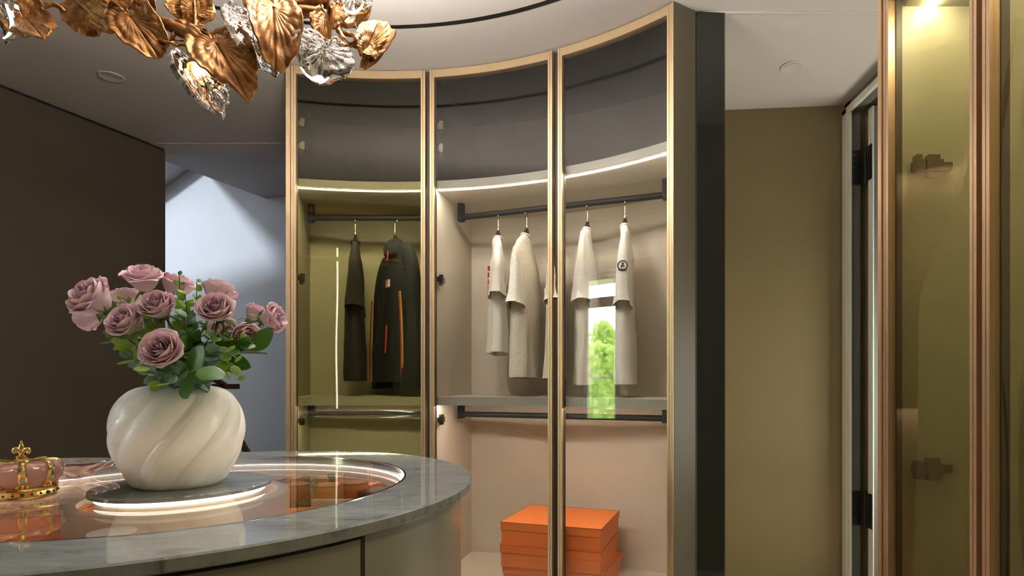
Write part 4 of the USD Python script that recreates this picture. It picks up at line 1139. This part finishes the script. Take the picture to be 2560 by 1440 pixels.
# garden trees beyond the balcony
def tree(x, y, h, w, label, seed):
    r_ = np.random.default_rng(seed)
    t = thing('garden_tree', label, 'tree', (x, y, -3.0), group='light green trees outside the bedroom window')
    obj('trunk', tube([(0, 0, 0), (.05, .04, h * .4), (0, 0, h * .85)], [.14, .10, .03], 8), 'bark', t)
    n = 4200
    q = r_.random((n, 3))
    zz = .18 + .82 * q[:, 0] ** .8
    rr = w * np.sqrt(q[:, 1]) * np.sqrt(np.clip(1 - ((zz - .52) / .50) ** 2, .02, 1))
    aa = q[:, 2] * 2 * PI
    P = np.c_[rr * np.cos(aa), rr * np.sin(aa), zz * h] + .10 * np.clip(r_.standard_normal((n, 3)), -1.5, 1.5)
    a1 = r_.standard_normal((n, 3)); a1 /= np.linalg.norm(a1, axis=1, keepdims=True)
    a2 = np.cross(a1, r_.standard_normal((n, 3))); a2 /= np.linalg.norm(a2, axis=1, keepdims=True)
    s_ = .10 + .10 * r_.random((n, 1))
    v = np.stack([P - a1 * s_, P + a2 * s_ * .5, P + a1 * s_, P - a2 * s_ * .5], 1).reshape(-1, 3)
    f = (np.arange(n) * 4)[:, None] + np.array([[0, 1, 2, 3]])
    o = obj('foliage', (v, f), 'tree_leaf', t, smooth=False)
    tag(o, kind='stuff')
for i, (x, y, h, w, lb) in enumerate([(-15, -5.9, 5.3, 1.75, 'light green garden tree straight behind the balcony, front row'), (-15, -1.9, 5.0, 1.75, 'light green garden tree at the right of the front row'), (-15, -9.9, 5.2, 1.75, 'light green garden tree at the left of the front row'),
                                      (-19.5, -8.1, 6.6, 1.9, 'tallest garden tree, in the middle of the back row'), (-19.5, -3.9, 6.0, 1.9, 'garden tree at the right end of the back row'), (-19.5, -12.3, 6.2, 1.9, 'garden tree at the left end of the back row')]):
    tree(x, y, h, w, lb, 60 + i)

# ------------------------------------------------------------------ chandelier: bronze branches, bronze and crystal leaves
CY = 1.22                                   # depth of the visible branches, in front of the middle of the island
ch = thing('chandelier', 'bronze branch chandelier with bronze leaves and glowing crystal leaves over the island', 'chandelier', (-.869, 1.30, CEIL))
CO = V(-.869, 1.30, CEIL)
def cp(px, py, y=CY):
    return at(px, py, y) - CO
def branch(pts, r0, r1, seed, n=60, name='branch'):
    P = spline([cp(*p) if len(p) < 4 else V(*p[:3]) for p in pts], n)
    k = meshkit.fbm(P * 28 + seed, 3, seed)
    rad = np.linspace(r0, r1, n) * (.78 + .5 * k)
    m = tube(P, rad, 14)
    v = np.array(m.vertices)
    w = meshkit.fbm(v * V(90, 90, 90) + seed, 3, seed + 3) - .5
    c = np.repeat(P, 14, 0); c = np.vstack([c, P[:1], P[-1:]])
    d = v - c; L = np.linalg.norm(d, axis=1, keepdims=True) + 1e-9
    m.vertices = v + d / L * w[:, None] * .006
    return obj(name, m, 'bronze', ch, smooth=60)

def leaf_geo(L, W, seed, ribs=13, cup=.10, wave=.05, heart=.16, thick=.0035, rib_amp=.055, twist=0.0, nf=121, nr=20):
    """Heart-shaped leaf: the stem joins at the origin, tip at +y, two lobes behind; veins fan out from the joint."""
    r_ = np.random.default_rng(seed)
    p = np.radians(np.linspace(-168, 168, nf))[:, None]; q = np.linspace(.012, 1, nr)[None, :]
    a = np.abs(np.degrees(p))
    R_ = np.interp(a, [0, 6, 14, 30, 50, 75, 100, 125, 150, 168], [1, .965, .925, .88, .83, .75, .66, .58, .46, .26])
    ph = r_.random(8) * 6.28
    R_ = R_ * (1 + .035 * np.sin(5 * p + ph[0]) + .022 * np.sin(13 * p + ph[1]) + .012 * np.sin(29 * p + ph[2]))
    x, y = np.sin(p) * R_ * q, np.cos(p) * R_ * q
    sx = (W / L) / 1.30
    bend = p + .20 * np.sin(p) * (1 - q)                     # veins curve a little towards the tip
    fine = np.abs(np.sin(bend * ribs * 1.0 + ph[3])) ** .55 - .35 * np.abs(np.sin(bend * ribs * 2.7 + ph[4]))
    amp = rib_amp * .34 * np.sin(np.clip(q * 1.05, 0, 1) * PI * .55) * np.clip(np.abs(p) * 3, .25, 1)
    z = amp * fine + cup * x * x * 1.5 - .035 * np.exp(-(x / .022) ** 2) * (y > 0)
    z = z + wave * 1.3 * q ** 2 * np.sin(3 * p + ph[5]) + .5 * wave * q ** 3 * np.sin(9 * p + ph[6]) + .02 * q * np.sin(5 * q * PI + 4 * p + ph[7])
    z = z - .16 * np.clip(y, 0, 1) ** 2 - .10 * np.clip(-y, 0, 1) + twist * x * y * 2
    return sheet(np.stack([x * L * sx, y * L, z * L], -1)[::-1], thick)

def leaf_at(base_px, tip_px, W_px, yb, yt, face, seed, m='bronze', name='bronze_leaf', label=None, **kw):
    b, e = cp(*base_px, yb), cp(*tip_px, yt)
    d = e - b; L = np.linalg.norm(d); d /= L
    f = np.asarray(face, float); f = f - d * (f @ d); f /= np.linalg.norm(f)
    W = W_px / 1440 * (yb + yt) / 2
    Rm = np.c_[np.cross(d, f), d, f]
    return obj(name, place(leaf_geo(L, W, seed, **kw), Rm, b), m, ch, smooth=60, label=label)
toc = V(.5, -.85, -.1)                      # towards the viewer's side of the room
branch([(-60, -40, 1.30), (60, -18, 1.28), (200, -22, 1.24), (290, 12, 1.22), (345, 42, 1.21), (395, 55, 1.20), (440, 70, 1.19), (490, 94, 1.19), (540, 95, 1.19), (580, 76, 1.20), (640, 48, 1.22), (730, 30, 1.24), (800, 34, 1.25), (842, 48, 1.26)], .016, .011, 1, 120)
branch([(445, 60, 1.20), (470, 48, 1.23), (500, 42, 1.25), (522, 42, 1.26), (526, 15, 1.27), (524, -30, 1.29)], .0085, .0065, 2)
branch([(838, 50, 1.26), (822, 20, 1.27), (800, -8, 1.28), (760, -40, 1.30), (680, -60, 1.33)], .012, .010, 3)
branch([(735, 10, 1.25), (790, 2, 1.25), (815, -6, 1.26)], .010, .010, 4)
branch([(836, 52, 1.25), (848, 78, 1.24), (868, 106, 1.23), (882, 112, 1.23), (890, 100, 1.23), (872, 85, 1.24), (850, 58, 1.25)], .0060, .0050, 5)
branch([(880, 113, 1.23), (900, 120, 1.23), (918, 121, 1.23)], .0036, .0028, 6, 20)
branch([(842, 50, 1.25), (865, 62, 1.26), (882, 52, 1.28)], .0075, .005, 7, 30)
branch([(484, 92, 1.19), (488, 40, 1.21), (484, 0, 1.22)], .0034, .003, 8, 30, 'twig')
branch([(437, 70, 1.19), (432, 92, 1.18), (426, 105, 1.18)], .0035, .003, 9, 20, 'twig')
branch([(-30, 12, 1.10), (35, 24, 1.12), (90, 22, 1.12), (130, 12, 1.13), (160, 30, 1.14)], .007, .004, 10, 50)
branch([(362, -20, 1.2), (366, 15, 1.2), (372, 36, 1.2)], .003, .003, 11, 20, 'twig')
# upper part of the wreath, above the picture, hung from the ceiling on four cords
th_ = np.linspace(0, 2 * PI, 60)
wr = [V(.42 * math.cos(q) , .33 * math.sin(q) + .10, -.30 + .03 * math.sin(3 * q)) for q in th_]
obj('branch', tube(wr, .012 * (1 + .2 * np.sin(th_ * 7)), 12), 'bronze', ch, smooth=60)
for q in (.6, 2.2, 3.8, 5.3):
    obj('suspension_cord', cyl((.42 * math.cos(q), .33 * math.sin(q) + .10, -.30 + .03 * math.sin(3 * q)), (.05 * math.cos(q), .05 * math.sin(q), -.02), .0014, 6), 'black_metal', ch)
obj('canopy', lathe([(0, -.03), (.075, -.03), (.08, -.02), (.08, 0), (0, 0)], 48), 'bronze', ch)
# leaves (base, tip in the photograph's frame, width, depth at base and tip, facing)
leaf_at((325, 42), (392, 132), 104, 1.17, 1.15, toc + V(-.1, 0, .1), 21)
leaf_at((540, 108), (612, 222), 132, 1.16, 1.12, toc + V(0, 0, .12), 22)
leaf_at((683, 18), (694, 152), 116, 1.16, 1.11, toc + V(.1, 0, .35), 23)
leaf_at((660, -30), (648, 60), 80, 1.20, 1.19, toc + V(-.3, 0, .2), 24)
leaf_at((68, 50), (100, 84), 92, 1.10, 1.06, V(.2, -.75, .35), 25)
leaf_at((62, 52), (20, -38), 92, 1.11, 1.10, V(.5, -.85, .0), 26)
leaf_at((228, 38), (148, -30), 100, 1.20, 1.20, V(.3, -.8, -.35), 27)
leaf_at((236, 34), (286, 62), 60, 1.19, 1.17, V(.4, -.7, -.5), 28)
leaf_at((300, 8), (258, -50), 70, 1.21, 1.20, V(.2, -.9, .2), 29)
leaf_at((482, 26), (440, -40), 96, 1.22, 1.20, V(.5, -.85, .1), 30)
leaf_at((484, 30), (500, -40), 60, 1.22, 1.22, V(.8, -.6, .1), 31)
leaf_at((424, 106), (392, 118), 42, 1.18, 1.17, V(.1, -.6, .75), 32)
leaf_at((424, 106), (472, 108), 40, 1.18, 1.17, V(.3, -.6, .70), 33)
leaf_at((366, 18), (330, -24), 40, 1.20, 1.20, V(.4, -.8, .3), 34, cup=.5)
leaf_at((812, 44), (806, 112), 46, 1.24, 1.22, V(.1, -1, .0), 35, cup=.35)
leaf_at((838, 20), (836, 66), 44, 1.24, 1.23, V(.7, -.8, .0), 36, cup=.45)
leaf_at((918, 121), (958, 42), 62, 1.23, 1.26, V(.75, -.65, .0), 37, twist=.5)
leaf_at((918, 120), (936, 142), 40, 1.23, 1.22, V(.4, -.9, .1), 38)
leaf_at((858, 52), (895, 62), 52, 1.28, 1.30, V(.1, -.85, .6), 39)
leaf_at((905, 5), (900, 62), 40, 1.29, 1.29, V(.8, -.5, .1), 40)
# the socket with its little lamp
cb = cp(498, 172, 1.14)
ax = V(.02, -.25, -.95); ax /= np.linalg.norm(ax)
cupR = frame_from(ax, (1, 0, 0))
sk = obj('lamp_socket', place(lathe([(.009, -.040), (.014, -.026), (.021, -.006), (.0225, .002), (.0205, .002), (.0185, -.004), (.010, -.006), (0, -.006)], 40), cupR, cb), 'bronze', ch, smooth=60)
obj('lamp', place(lathe([(0, -.0055), (.0105, -.0055), (.0105, -.003), (0, -.003)], 32), cupR, cb), 'led_spot', sk)
# crystal leaves
ck = dict(ribs=9, thick=.010, rib_amp=.12, cup=.25, wave=.05, nf=81, nr=16)
def crystal(base_px, tip_px, W_px, yb, yt, face, seed, lit=False):
    g_ = leaf_at(base_px, tip_px, W_px, yb, yt, face, seed, 'crystal', 'crystal_leaf', 'clear ribbed crystal leaf', **ck)
    return g_
def lit_edge(pts, y, parent, r=.0022):  # emissive tube added along the rim for its bright edge
    return obj('lit_edge', tube(spline([cp(px, py, y) for px, py in pts], 24), r * (.6 + .8 * np.sin(np.linspace(0, PI, 24))), 8), 'edge_glow', parent, label='added glowing tube that paints the bright rim of the crystal')
crystal((492, 172), (552, 280), 92, 1.15, 1.13, toc, 51)
crystal((622, 58), (684, 174), 104, 1.20, 1.18, toc, 52)
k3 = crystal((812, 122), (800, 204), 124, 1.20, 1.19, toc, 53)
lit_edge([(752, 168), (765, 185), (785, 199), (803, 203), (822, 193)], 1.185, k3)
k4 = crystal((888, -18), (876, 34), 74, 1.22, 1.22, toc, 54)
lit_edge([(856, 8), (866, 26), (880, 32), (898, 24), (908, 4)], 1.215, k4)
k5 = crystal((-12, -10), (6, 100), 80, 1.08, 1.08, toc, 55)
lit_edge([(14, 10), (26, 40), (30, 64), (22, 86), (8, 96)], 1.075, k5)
crystal((806, -14), (786, 48), 58, 1.34, 1.34, toc, 56)
for px, py, y in ((800, 196, 1.205), (808, 108, 1.21), (880, -6, 1.235), (2, -6, 1.10), (520, 178, 1.155)):
    p = cp(px, py, y) + CO
    s_ = UsdLux.SphereLight.Define(stage, numbered('/World/chandelier_lamp'))
    s_.CreateRadiusAttr(.006); s_.CreateIntensityAttr(CH_SMALL); s_.CreateColorAttr(Gf.Vec3f(1, .88, .72))
    s_.AddTranslateOp().Set(Gf.Vec3d(*map(float, p)))
# unseen fill lights added above the wreath to brighten the room
for x_, y_ in ((-.48, 1.15), (-.42, 1.45), (-.80, 1.78)):
    s_ = UsdLux.SphereLight.Define(stage, numbered('/World/chandelier_lamp'))
    s_.CreateRadiusAttr(.05); s_.CreateIntensityAttr(ROOM_FILL); s_.CreateColorAttr(Gf.Vec3f(1, .95, .88))
    s_.AddTranslateOp().Set(Gf.Vec3d(x_, y_, CEIL - .27))
